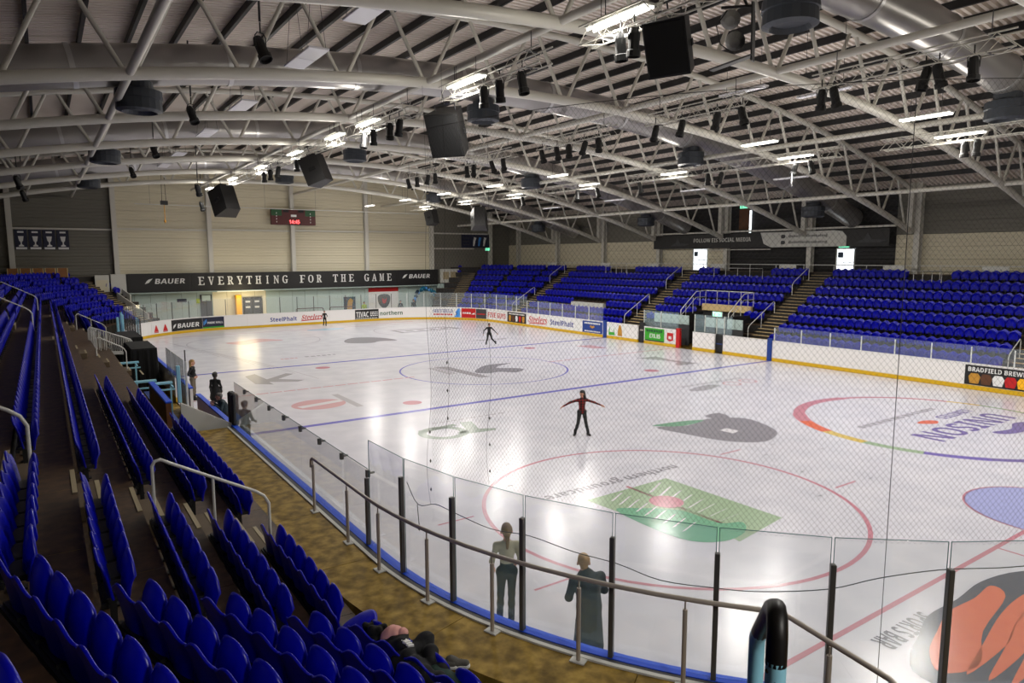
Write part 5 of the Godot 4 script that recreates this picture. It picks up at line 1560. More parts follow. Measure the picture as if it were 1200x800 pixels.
func open_speaker(at: Vector3, label: String) -> void:
	var t := thing("loudspeaker", label, "loudspeaker", at, 2.15, "hanging black loudspeakers")
	t.rotation = Vector3(-.2, 2.15, 0)
	var b := MB.new(); b.prism(PackedVector2Array([Vector2(-.45, -.5), Vector2(.35, -.5), Vector2(.45, .55), Vector2(-.1, .6), Vector2(-.5, .2)]), func(u: float, v: float, w: float) -> Vector3: return Vector3(-.32 + w, v, -u), .03); obj("side_panel", b, M.charcoal, t)
	b = MB.new(); b.cbox(Vector3(.1, -.5, 0), Vector3(.85, .03, .8), .008, Basis(Vector3.FORWARD, .25)); obj("bottom_panel", b, M.dark_grey, t)
	for k in 2:
		b = MB.new(); b.lathe(Vector3(.05 + .1 * k, -.1 + .42 * k, .1), [Vector2(.01, -.08), Vector2(.1, -.06), Vector2(.2, .06), Vector2(.17, .07), Vector2(.05, -.02), Vector2(.01, -.02)], 16, Basis(Vector3.RIGHT, 1.2)); obj("driver", b, M.net_pale, t)
	b = MB.new(); b.pipe([Vector3(.1, -.3, .2), Vector3(.35, -.1, .25), Vector3(.42, .25, .1), Vector3(.2, .5, 0)], .012, 5); obj("cable", b, M.black, t)
	b = MB.new(); b.tube(Vector3(-.2, .5, 0), Vector3(0, .95, 0), .03, 6); b.tube(Vector3(-.3, .5, -.2), Vector3(.3, .55, -.1), .03, 6); obj("bracket", b, M.black, t)

func rigging() -> void:
	var w := ["nearest", "second", "third", "fourth", "fifth", "farthest"]
	var a := [[18.4, 24.0], [11.7, 16.9], [3.8, 9.8], [-3.6, 2.7], [-11.4, -4.8], [-18.0, -12.4]]
	for i in 6: rig(-8.65, 11.0, a[i][0], a[i][1], "%s lighting truss in the left row, over the left half of the ice" % w[i])
	a = [[18.9, 24.0], [12.2, 16.6], [5.4, 10.3], [-1.5, 3.4], [-8.6, -4.4]]
	for i in 5: rig(-.3, 11.0, a[i][0], a[i][1], "%s lighting truss in the middle row, over the centre of the ice" % ["nearest", "second", "third", "fourth", "farthest"][i])
	a = [[16.1, 22.0], [7.1, 14.3], [1.5, 6.5], [-6.0, -1.6], [-12.0, -8.0], [-18.0, -13.2], [-26.5, -21.8]]
	for i in 7: rig(8.9, 10.4, a[i][0], a[i][1], "%s lighting truss in the right row, over the right side of the ice" % ["nearest", "second", "third", "fourth", "fifth", "sixth", "farthest"][i])
	var i := 0
	for z in [26.5, 19.5, 13.0, 5.6, 2.0, -3.6, -10.0, -17.0, -24.5]:
		batten(-8.65, 11.12, z, 1.9, "bright twin tube light, %s in the left lighting row" % nth(i), LAMP_E)
		i += 1
	i = 0
	for z in [25.5, 18.9, 12.2, 5.0, -1.9, -10.0, -17.0, -24.0]:
		batten(8.9, 10.42, z, 1.7, "bright white tube light, %s in the right lighting row" % nth(i), LAMP_E)
		i += 1
	i = 0
	for z in [26.5, 19.6, 13.3, .2, -6.3, -13.0, -19.4, -26.5]:
		batten(4.8, 10.5, z, 1.6, "oval-looking bright strip light hung alone, %s from the camera" % nth(i), LAMP_E)
		i += 1
	batten(-.3, 11.12, 27.0, 1.9, "bright twin tube light nearest the camera in the middle lighting row", LAMP_E)
	batten(-17.0, 9.6, 38.0, 1.6, "strip light over the back of the near stand", 60.0)
	i = 0
	for z in [14.8, 9.7, 1.7, -5.4, -14.0, -19.4]:
		var t := thing("panel_light", "flat white unlit panel light above the left ice, %s from the camera" % nth(i), "panel light", Vector3(-12.3, 12.0, z), 0, "flat white panel lights")
		for k in 2:
			var b := MB.new(); b.cbox(Vector3(0, 0, -.62 + k * 1.24), Vector3(.62, .07, 1.2), .015); obj("panel", b, M.panel_off, t)
		for k in 4:
			var b := MB.new(); b.tube(Vector3(.28 if k & 1 else -.28, .03, 1.0 if k & 2 else -1.0), Vector3(.1 if k & 1 else -.1, 1.75, 1.0 if k & 2 else -1.0), .008, 4)
			obj("hanger", b, M.dark_grey, t)
		i += 1
	i = 0
	for q in [[3.3, 11.6, 16.9], [1.2, 11.7, 15.2], [12.8, 10.0, 9.4], [12.8, 9.9, 3.0], [13.0, 9.8, -4.0], [13.0, 9.7, -11.0]]:
		var t := thing("panel_light", "long pale unlit fitting under the right-hand roof, %s in line" % nth(i), "panel light", Vector3(q[0], q[1], q[2]), 0, "long pale unlit fittings")
		var b := MB.new(); b.cbox(Vector3.ZERO, Vector3(.26, .08, 1.9), .015); obj("body", b, M.panel_off, t)
		for k in [-1, 1]:
			b = MB.new(); b.tube(Vector3(0, .03, k * .7), Vector3(0, y_top(q[0]) + .3 - q[1], k * .7), .01, 4); obj("hanger", b, M.dark_grey, t)
		i += 1
	# black lamps clamped under the trusses
	var rows := [[-8.65, 10.78, [19.57, 19.98, 15.87, 14.8, 14.0, 8.4, 7.6, 6.1, 5.2, -3.4, -6.6, -8.1, -9.4], "left"], [-.3, 10.78, [23.05, 22.26, 21.94, 19.5, 19.1, 16.36, 15.34, 13.8, 12.54, 9.4, 8.5, 7.5, 6.67, 5.6, 2.4, 1.4, -.4, -1.1, -4.7, -5.6, -7.0, -8.2], "middle"], [8.9, 10.15, [19.5, 19.1, 13.0, 12.2, 8.1, 7.3, 2.5, -1.1, -3.0, -9.0], "right"]]
	for row in rows:
		for k in row[2].size():
			stage_lamp(Vector3(row[0], row[1], row[2][k]), rng.randf_range(-1.2, 1.2), rng.randf_range(-.35, .35), "black stage lamp under the %s lighting row, %s from the front" % [row[3], nth(k)])
	for k in 4:
		var z: float = [13.2, 3.8, -6.2, -16.0][k]
		stage_lamp(Vector3(-14.55, 11.35, z), .4, -.5, "large black lamp on a pole above the left boards, %s from the front" % nth(k), 1.1)
		var b := MB.new(); b.tube(Vector3(-14.55, 11.7, z), Vector3(-14.55, 13.6, z), .03, 6)
		tag(obj("drop_pole", b, M.dark_grey), "dark pole holding the %s large lamp above the left boards" % nth(k), "pole", "drop poles")
	for k in 4:
		stage_lamp([Vector3(-20.1, 10.3, -14.0), Vector3(-20.0, 10.2, -22.0), Vector3(-11.4, 10.3, -13.6), Vector3(-9.0, 10.2, -26.0)][k], -.5, .6, "dark lamp on a rod high near the far left wall, %s from the left" % nth(k), 1.2)
		var q: Vector3 = [Vector3(-20.1, 10.7, -14.0), Vector3(-20.0, 10.6, -22.0), Vector3(-11.4, 10.7, -13.6), Vector3(-9.0, 10.6, -26.0)][k]
		var b := MB.new(); b.tube(q, Vector3(q.x, y_top(q.x) + .2, q.z), .03, 6)
		tag(obj("drop_pole", b, M.dark_grey), "dark rod holding the %s small lamp near the far left wall" % nth(k), "pole", "drop poles")
	loudspeaker(Vector3(-8.1, 10.4, 20.55), 1.95, -.42, .92, "largest black loudspeaker, hanging nearest under the roof")
	open_speaker(Vector3(-7.35, 10.45, 21.6), "open-backed black loudspeaker with pale drivers, right of the largest one")
	loudspeaker(Vector3(-8.1, 10.05, 11.0), 2.2, -.45, 1.15, "black loudspeaker tilted under the second lighting truss")
	loudspeaker(Vector3(-8.3, 10.1, -1.5), .7, -.4, 1.1, "black loudspeaker hanging over the far left part of the ice")
	loudspeaker(Vector3(-8.3, 10.0, -21.0), .3, -.45, 1.6, "dark loudspeaker cluster hanging before the far wall")
	loudspeaker(Vector3(9.0, 8.95, -15.0), -.5, -.4, 1.3, "pale grey loudspeaker hanging over the far right corner")
	loudspeaker(Vector3(8.9, 9.4, -22.6), .2, -.3, 1.0, "small black loudspeaker near the right end of the net pipe")
	# white perforated flap below the lit right-hand truss
	var t := thing("perforated_flap", "white perforated flap hanging from the lit right-hand truss", "flap", Vector3(8.9, 9.75, 12.1), .5)
	t.rotation.z = -.5
	var b := MB.new(); b.cbox(Vector3(0, -.2, 0), Vector3(.28, .9, .03), .008); obj("flap", b, M.white, t)
	for k in 6:
		b = MB.new(); b.lathe(Vector3(-.07 + .14 * (k % 2), -.5 + .3 * (k / 2), 0), [Vector2(.001, -.025), Vector2(.045, -.02), Vector2(.045, .02), Vector2(.001, .025)], 8, Basis(Vector3.RIGHT, PI / 2)); obj("hole_ring", b, M.black, t)
	t = thing("hoist_hook", "hoist hook on chains before the far wall", "hook", Vector3(-11.3, 10.2, -28.0))
	b = MB.new(); b.tube(Vector3(-.15, 0, 0), Vector3(-.05, 3.93, 0), .02, 5); b.tube(Vector3(.15, 0, 0), Vector3(.05, 3.93, 0), .02, 5); b.box(Vector3(0, 0, 0), Vector3(.5, .3, .3)); obj("block", b, M.black, t)
	b = MB.new(); b.tube(Vector3(0, -.1, 0), Vector3(0, -1.2, 0), .03, 5); b.lathe(Vector3(0, -1.4, 0), [Vector2(.02, -.15), Vector2(.1, 0), Vector2(.02, .2)], 8); obj("hook", b, M.gold, t)

# ------------------------------------------------------------------ figures: smooth union of tapered capsules, meshed as surface nets
func field_mesh(into: MB, bones: Array, cell: float, blend: float, paint = null) -> void:
	var lo := Vector3(1e9, 1e9, 1e9); var hi := -lo
	for q in bones:
		var r := maxf(q[2], q[3]) + blend * .5 + cell * 2
		lo = lo.min(q[0] - Vector3.ONE * r).min(q[1] - Vector3.ONE * r)
		hi = hi.max(q[0] + Vector3.ONE * r).max(q[1] + Vector3.ONE * r)
	var nx := int((hi.x - lo.x) / cell) + 2; var ny := int((hi.y - lo.y) / cell) + 2; var nz := int((hi.z - lo.z) / cell) + 2
	var f := PackedFloat32Array(); f.resize(nx * ny * nz); f.fill(1e3)
	var near := PackedFloat32Array(); near.resize(nx * ny * nz); near.fill(1e3)
	var who := PackedByteArray(); who.resize(nx * ny * nz)
	for bi in bones.size():
		var q = bones[bi]
		var a: Vector3 = q[0]; var ab: Vector3 = q[1] - q[0]; var ra: float = q[2]; var rb: float = q[3]
		var ll := maxf(ab.length_squared(), 1e-9)
		var r := maxf(ra, rb) + blend + cell * 2
		var p0 := (a.min(q[1]) - Vector3.ONE * r - lo) / cell; var p1 := (a.max(q[1]) + Vector3.ONE * r - lo) / cell
		for z in range(maxi(0, int(p0.z)), mini(nz - 1, int(p1.z) + 1) + 1):
			for y in range(maxi(0, int(p0.y)), mini(ny - 1, int(p1.y) + 1) + 1):
				var row := (z * ny + y) * nx
				for x in range(maxi(0, int(p0.x)), mini(nx - 1, int(p1.x) + 1) + 1):
					var d := lo + Vector3(x, y, z) * cell - a
					var h := clampf(d.dot(ab) / ll, 0, 1)
					var v := (d - ab * h).length() - lerpf(ra, rb, h)
					var i := row + x
					var o := f[i]
					if o > 999.0: f[i] = v
					else:
						var k := maxf(blend - absf(v - o), 0.0) / blend
						f[i] = minf(v, o) - k * k * blend * .25
					if v < near[i]:
						near[i] = v; who[i] = bi
	var ids := {}
	var verts := PackedVector3Array(); var nrm := PackedVector3Array(); var cols := PackedColorArray()
	var off := [0, 1, nx, nx + 1, nx * ny, nx * ny + 1, nx * ny + nx, nx * ny + nx + 1]
	var edges := [[0, 1], [2, 3], [4, 5], [6, 7], [0, 2], [1, 3], [4, 6], [5, 7], [0, 4], [1, 5], [2, 6], [3, 7]]
	for z in nz - 1:
		for y in ny - 1:
			for x in nx - 1:
				var i := (z * ny + y) * nx + x
				if absf(f[i]) > cell * 2.0: continue
				var m := 0
				for k in 8:
					if f[i + off[k]] < 0: m |= 1 << k
				if m == 0 or m == 255: continue
				var sum := Vector3.ZERO; var n := 0
				for e in edges:
					var va := f[i + off[e[0]]]; var vb := f[i + off[e[1]]]
					if (va < 0) == (vb < 0): continue
					var t := va / (va - vb)
					var pa := Vector3(e[0] & 1, (e[0] >> 1) & 1, e[0] >> 2); var pb := Vector3(e[1] & 1, (e[1] >> 1) & 1, e[1] >> 2)
					sum += pa.lerp(pb, t); n += 1
				var p := lo + (Vector3(x, y, z) + sum / n) * cell
				ids[i] = verts.size()
				verts.append(p)
				var g := Vector3(f[i + 1] - f[i] + f[i + off[3]] - f[i + off[2]], f[i + off[2]] - f[i] + f[i + off[3]] - f[i + 1], f[i + off[4]] - f[i] + f[i + off[5]] - f[i + 1])
				nrm.append(g.normalized())
				var c: Color = bones[who[i]][4]
				if paint != null: c = paint.call(p, who[i], c)
				cols.append(c)
	for i in ids:
		var x: int = i % nx; var y: int = (i / nx) % ny; var z: int = i / (nx * ny)
		for ax in 3:
			var s: int = [1, nx, nx * ny][ax]
			var u: int = [nx, nx * ny, 1][ax]; var w: int = [nx * ny, 1, nx][ax]
			if (f[i] < 0) == (f[i + s] < 0): continue
			if not (ids.has(i - u) and ids.has(i - w) and ids.has(i - u - w)): continue
			var q := [ids[i], ids[i - u], ids[i - u - w], ids[i - w]]
			if f[i] >= 0: q.reverse()
			for k in [[0, 1, 2], [0, 2, 3]]:
				for j in [k[0], k[2], k[1]]:
					into.v.append(verts[q[j]]); into.n.append(nrm[q[j]]); into.c.append(cols[q[j]])

func lin(r: float, g: float, b: float) -> Color: return Color(r, g, b).srgb_to_linear()

func hand(into: MB, wrist: Vector3, dir: Vector3, palm: Vector3, skin: Color, s := 1.0) -> void:     # palm and five bent fingers
	var d := dir.normalized()
	var up := (palm - d * palm.dot(d)).normalized()
	var side := d.cross(up)
	var bones := [[wrist, wrist + d * .03 * s, .022 * s, .026 * s, skin]]
	for k in 4:
		var o := side * (-.027 + .018 * k) * s
		var base := wrist + d * .085 * s + o
		bones.append([wrist + d * .03 * s + o * .7, base, .015 * s, .0115 * s, skin])
		var ln: float = [.06, .075, .08, .07][k] * s
		var m := base + d * ln * .5 + up * .008 * s
		bones.append([base, m, .0098 * s, .009 * s, skin]); bones.append([m, m + d * ln * .45 + up * .02 * s, .009 * s, .0078 * s, skin])
	var tb := wrist + d * .03 * s + side * .03 * s
	bones.append([tb, tb + (d * .6 + side * .7).normalized() * .035 * s, .014 * s, .011 * s, skin]); bones.append([tb + (d * .6 + side * .7).normalized() * .035 * s, tb + d * .06 * s + side * .035 * s + up * .01, .0105 * s, .009 * s, skin])
	field_mesh(into, bones, .006 * s, .008)

func head(into: MB, c: Vector3, face: Vector3, skin: Color, s := 1.0, cell := .009) -> void:
	var f := face.normalized()
	var r := Vector3.UP.cross(f).normalized()
	var u := f.cross(r)
	var at := func(x: float, y: float, z: float) -> Vector3: return c + (r * x + u * y + f * z) * s
	var dark := lin(.08, .06, .05)
	var bones := [[at.call(0, .03, -.022), at.call(0, .035, .015), .088 * s, .082 * s, skin], [at.call(0, -.03, .02), at.call(0, -.075, .045), .062 * s, .038 * s, skin],
		[at.call(0, -.06, -.02), at.call(0, -.15, -.035), .05 * s, .052 * s, skin],
		[at.call(0, .012, .092), at.call(0, -.022, .108), .010 * s, .013 * s, skin], [at.call(-.022, .018, .086), at.call(.022, .018, .086), .012 * s, .012 * s, skin],
		[at.call(-.034, .004, .079), at.call(-.034, .004, .081), .011 * s, .011 * s, dark], [at.call(.034, .004, .079), at.call(.034, .004, .081), .011 * s, .011 * s, dark],
		[at.call(-.02, -.058, .082), at.call(.02, -.058, .082), .009 * s, .009 * s, lin(.55, .25, .22)],
		[at.call(-.088, .0, -.01), at.call(-.09, -.03, 0), .016 * s, .012 * s, skin], [at.call(.088, .0, -.01), at.call(.09, -.03, 0), .016 * s, .012 * s, skin]]
	field_mesh(into, bones, cell * s, .02 * s)

func joint(j: Dictionary, s: float, k: String, d: Vector3) -> Vector3: return (j.get(k, d) as Vector3) * s

# one person; joints in metres for a 1.68 m adult facing +z, then scaled by s
func person(label: String, at: Vector3, yaw: float, s: float, j: Dictionary, c: Dictionary, cell := .016) -> Node3D:
	var t := thing("person", label, "person", at, yaw)
	var b := MB.new()
	var hip: Vector3 = joint(j, s, "hip", Vector3(0, .93, 0)); var chest: Vector3 = joint(j, s, "chest", Vector3(0, 1.24, 0)); var neck: Vector3 = joint(j, s, "neck", Vector3(0, 1.42, 0)); var hd: Vector3 = joint(j, s, "head", Vector3(0, 1.575, .02))
	var face: Vector3 = j.get("face", Vector3(0, 0, 1))
	var turn: float = j.get("twist", 0.0)
	var sx := Vector3(cos(turn), 0, -sin(turn)) * s
	var wide: float = j.get("wide", 1.0)
	var top: Color = c.top; var leg: Color = c.leg; var boot: Color = c.boot; var skin: Color = c.skin; var arm: Color = c.get("arm", top)
	var bones := []
	bones.append([hip, hip.lerp(chest, .5), .116 * s * wide, .104 * s * wide, leg if c.get("leg_high", false) else top])
	bones.append([hip.lerp(chest, .45), chest, .105 * s * wide, .125 * s * wide, top])
	bones.append([chest, chest.lerp(neck, .7), .12 * s * wide, .085 * s * wide, top])
	bones.append([neck, hd, .05 * s, .048 * s, skin])
	var hips := [hip - sx * .085 - Vector3(0, .03, 0) * s, hip + sx * .085 - Vector3(0, .03, 0) * s]
	bones.append([hips[0], hips[1], .093 * s, .093 * s, leg])
	for k in 2:
		var n: String = ["l", "r"][k]
		var q := -1.0 if k == 0 else 1.0
		var kn: Vector3 = joint(j, s, n + "k", Vector3(q * .1, .5, .02)); var an: Vector3 = joint(j, s, n + "a", Vector3(q * .1, .1, 0))
		bones.append([hips[k], kn, .088 * s, .058 * s, leg]); bones.append([kn, kn.lerp(an, .4), .056 * s, .056 * s, leg]); bones.append([kn.lerp(an, .4), an, .055 * s, .04 * s, leg])
		var fd: Vector3 = j.get(n + "f", Vector3(q * .15, 0, 1)).normalized()
		bones.append([an + Vector3(0, .12, 0) * s, an, .05 * s, .048 * s, boot])
		bones.append([an - Vector3(0, .035, 0) * s - fd * .04 * s, an - Vector3(0, .045, 0) * s + fd * .15 * s, .042 * s, .034 * s, boot])
		if c.get("skates", true):
			var m := MB.new()
			m.cbox(an - Vector3(0, .09, 0) * s + fd * .04 * s, Vector3(.008, .035, .3) * s, .002, Basis.looking_at(fd, Vector3.UP))
			m.cbox(an - Vector3(0, .078, 0) * s - fd * .03 * s, Vector3(.04, .03, .05) * s, .004); m.cbox(an - Vector3(0, .078, 0) * s + fd * .11 * s, Vector3(.04, .03, .05) * s, .004)
			obj("skate_blade", m, M.steel, t)
		var sh: Vector3 = chest + sx * q * (.165 * lerpf(1, wide, .5)) + Vector3(0, .11, 0) * s
		bones.append([chest + Vector3(0, .1, 0) * s, sh, .085 * s, .062 * s, top])
		var el: Vector3 = joint(j, s, n + "e", Vector3(q * .24, 1.1, -.02)); var wr: Vector3 = joint(j, s, n + "w", Vector3(q * .26, .87, .06))
		bones.append([sh, el, .052 * s * lerpf(1, wide, .6), .042 * s * lerpf(1, wide, .6), arm]); bones.append([el, wr, .041 * s * lerpf(1, wide, .6), .028 * s * lerpf(1, wide, .6), c.get("fore", arm)])
		if c.get("hands", true): hand(b, wr, wr - el, Vector3(-q, -.2, .3), skin, s)
	if c.has("coat"):
		bones.append([hip + Vector3(0, .1, 0) * s, hip - Vector3(0, float(c.coat), 0) * s, .17 * s, .225 * s, top])
	field_mesh(b, bones, cell, .035 * s, c.get("paint", null))
	head(b, hd, face, skin, s, .009 if cell < .02 else .014)
	put("body", b.mesh(true), M.person, t)
	# hair, as a child of its own
	var hm := MB.new()
	var f := face.normalized(); var r := Vector3.UP.cross(f).normalized(); var u := f.cross(r)
	var hair := [[hd + (u * .05 - f * .03) * s, hd + (u * .062 + f * .012) * s, .092 * s, .083 * s, Color.WHITE], [hd + (u * .03 - f * .05) * s, hd + (-u * .03 - f * .055) * s, .082 * s, .06 * s, Color.WHITE]]
	match c.get("style", "short"):
		"pony": hair += [[hd + (u * .05 - f * .11) * s, hd + (-f * .15) * s, .035 * s, .04 * s, Color.WHITE], [hd - f * .15 * s, hd + (-u * .24 - f * .12) * s, .04 * s, .022 * s, Color.WHITE]]
		"long": hair += [[hd + (r * .05 - f * .04) * s, hd + (r * .085 - u * .2 - f * .05) * s, .06 * s, .045 * s, Color.WHITE], [hd + (-r * .05 - f * .04) * s, hd + (-r * .08 - u * .16 - f * .06) * s, .05 * s, .03 * s, Color.WHITE], [hd - f * .06 * s, hd + (-u * .2 - f * .09) * s, .07 * s, .05 * s, Color.WHITE]]
		"bun": hair += [[hd + (u * .07 - f * .1) * s, hd + (u * .075 - f * .12) * s, .045 * s, .04 * s, Color.WHITE]]
	field_mesh(hm, hair, .012 if cell < .02 else .018, .03)
	put("hair", hm.mesh(), c.hair, t)
	return t

func people() -> void:
	var skin := lin(.80, .60, .50)
	var blk := lin(.035, .035, .045)
	# girl in the checked red top, arms spread
	var check := func(p: Vector3, who: int, c: Color) -> Color:
		if c.is_equal_approx(lin(.50, .07, .08)):
			var a := int(floor((p.x * .8 + p.y) / .085)) + int(floor((p.x * .8 - p.y) / .085)) * 3
			return lin(.05, .03, .04) if posmod(a, 2) == 0 else c
		if c.is_equal_approx(lin(.055, .06, .065)) and p.y < .95:
			var e := fposmod((p.x + p.y) / .13, 1.0); var f := fposmod((p.x - p.y) / .13, 1.0)
			if e < .12 or f < .12: return lin(.3, .32, .32)
		return c
	person("girl skating in a red and black checked top with both arms spread", Vector3(-4.61, 0, 13.62), -.45, .915,
		{"lk": Vector3(-.15, .50, .06), "la": Vector3(-.25, .1, .0), "rk": Vector3(.14, .50, .06), "ra": Vector3(.23, .1, .05), "le": Vector3(-.46, 1.27, .04), "lw": Vector3(-.72, 1.15, .1), "re": Vector3(.45, 1.24, .03), "rw": Vector3(.70, 1.14, .1), "lf": Vector3(-.6, 0, 1), "rf": Vector3(.3, 0, 1), "face": Vector3(-.75, -.1, .6), "chest": Vector3(0, 1.23, .02)},
		{"top": lin(.50, .07, .08), "leg": lin(.055, .06, .065), "boot": blk, "skin": skin, "hair": M.hair_dark, "style": "long", "paint": check}, .013)
	person("skater in black striding with bent arms near the far blue line", Vector3(5.77, 0, -8.6), -.5, .93,
		{"hip": Vector3(0, .86, 0), "chest": Vector3(.0, 1.16, .1), "neck": Vector3(0, 1.33, .14), "head": Vector3(0, 1.48, .18), "lk": Vector3(-.14, .48, .12), "la": Vector3(-.22, .1, -.02), "rk": Vector3(.2, .46, .1), "ra": Vector3(.48, .12, -.1), "le": Vector3(-.38, 1.06, .02), "lw": Vector3(-.44, .82, .16), "re": Vector3(.38, 1.06, -.02), "rw": Vector3(.56, .86, .08)},
		{"top": blk, "leg": blk, "boot": blk, "skin": lin(.6, .45, .38), "hair": M.hair_dark}, .018)
	person("small skater in a grey and black outfit at the far boards", Vector3(.9, 0, -28.0), -.3, .80,
		{"hip": Vector3(0, .9, 0), "lk": Vector3(-.1, .5, .12), "la": Vector3(-.14, .12, -.06), "rk": Vector3(.14, .5, .1), "ra": Vector3(.12, .1, .05), "le": Vector3(-.26, 1.1, .1), "lw": Vector3(-.2, 1.2, .3), "re": Vector3(.28, 1.12, .1), "rw": Vector3(.2, 1.0, .3)},
		{"top": lin(.1, .1, .11), "leg": blk, "boot": blk, "skin": skin, "hair": M.hair_dark}, .02)
	# two figures behind the tall glass, seen from behind
	person("woman in a white top and dark green leggings behind the glass, blond ponytail", Vector3(-13.38, 0, 22.14), 2.65, 1.0,
		{"lk": Vector3(-.08, .5, .02), "la": Vector3(-.07, .1, -.02), "rk": Vector3(.1, .5, .03), "ra": Vector3(.12, .1, 0), "le": Vector3(-.22, 1.1, -.02), "lw": Vector3(-.17, .93, .2), "re": Vector3(.25, 1.1, -.04), "rw": Vector3(.22, .92, .14)},
		{"top": lin(.66, .65, .55), "leg": lin(.04, .13, .13), "boot": blk, "skin": skin, "fore": skin, "arm": lin(.66, .65, .55), "hair": M.hair_blond, "style": "pony", "leg_high": true}, .013)
	person("person in a long dark padded coat leaning behind the glass", Vector3(-13.02, 0, 23.78), 2.85, 1.0,
		{"chest": Vector3(0, 1.2, .07), "neck": Vector3(0, 1.36, .12), "head": Vector3(.02, 1.51, .17), "le": Vector3(-.29, 1.07, .1), "lw": Vector3(-.2, .98, .32), "re": Vector3(.29, 1.05, .08), "rw": Vector3(.2, .96, .32), "wide": 1.6, "face": Vector3(-.3, -.2, 1)},
		{"top": lin(.045, .05, .06), "leg": blk, "boot": blk, "skin": skin, "hair": M.hair_light, "style": "bun", "coat": .62}, .014)
	# coaches and skaters at the bench
	person("woman in a black jacket and beige trousers standing at the bench gate", Vector3(-14.4, 0, -.3), 1.1, 1.02,
		{"le": Vector3(-.36, 1.14, -.06), "lw": Vector3(-.16, 1.0, .1), "re": Vector3(.36, 1.14, -.06), "rw": Vector3(.16, 1.0, .1)},
		{"top": blk, "leg": lin(.42, .38, .32), "boot": blk, "skin": skin, "hair": M.hair_light, "style": "long"}, .018)
	person("girl in a dark dress standing on the ice beside the left boards", Vector3(-14.15, 0, 3.1), 2.4, .97,
		{"le": Vector3(-.22, 1.1, .04), "lw": Vector3(-.16, .92, .16), "re": Vector3(.22, 1.1, .0), "rw": Vector3(.24, .86, .05)},
		{"top": blk, "leg": lin(.36, .36, .36), "boot": lin(.6, .6, .6), "skin": lin(.3, .22, .2), "arm": blk, "hair": M.hair_dark, "style": "bun", "coat": .22}, .018)
	person("grey-haired man in a teal jacket leaning on the bench boards", Vector3(-14.62, 0, 7.2), -1.75, .97,
		{"chest": Vector3(0, 1.2, .1), "neck": Vector3(0, 1.36, .16), "head": Vector3(0, 1.5, .21), "le": Vector3(-.3, 1.1, .16), "lw": Vector3(-.2, 1.26, .36), "re": Vector3(.3, 1.1, .16), "rw": Vector3(.2, 1.26, .36), "wide": 1.25},
		{"top": lin(.02, .12, .16), "leg": blk, "boot": blk, "skin": lin(.55, .4, .35), "hair": M.hair_grey, "skates": false}, .018)
	person("person in dark clothes and cap behind the low glass panes", Vector3(-14.5, 0, 9.3), 2.2, .97,
		{"le": Vector3(-.25, 1.1, .06), "lw": Vector3(-.18, 1.0, .26), "re": Vector3(.25, 1.1, .06), "rw": Vector3(.18, 1.0, .26), "wide": 1.15},
		{"top": lin(.03, .05, .055), "leg": blk, "boot": blk, "skin": lin(.5, .4, .35), "hair": M.charcoal}, .018)
	# onlookers behind the far boards
	person("onlooker in black behind the far boards, left of the balloon arch", Vector3(9.9, 0, -31.6), 0, 1.02, {}, {"top": blk, "leg": blk, "boot": blk, "skin": skin, "hair": M.hair_dark, "skates": false, "hands": false}, .022)
	person("onlooker in black under the balloon arch", Vector3(11.3, 0, -31.5), .2, 1.06, {}, {"top": blk, "leg": blk, "boot": blk, "skin": skin, "hair": M.hair_dark, "skates": false, "hands": false}, .022)
	person("steward in a yellow high-visibility jacket behind the far boards", Vector3(8.4 - 2.0, 0, -32.4), 0, 1.0, {"wide": 1.2}, {"top": lin(.62, .72, .1), "leg": blk, "boot": blk, "skin": skin, "hair": M.hair_dark, "skates": false, "hands": false}, .022)

# ------------------------------------------------------------------ clothes and shoes left on the lowest row
func blob(called: String, bones: Array, cell: float, blend: float, m: Material, parent: Node) -> void:
	var b := MB.new()
	var full := []
	for q in bones: full.append([q[0], q[1], q[2], q[3], Color.WHITE])
	field_mesh(b, full, cell, blend)
	put(called, b.mesh(), m, parent)

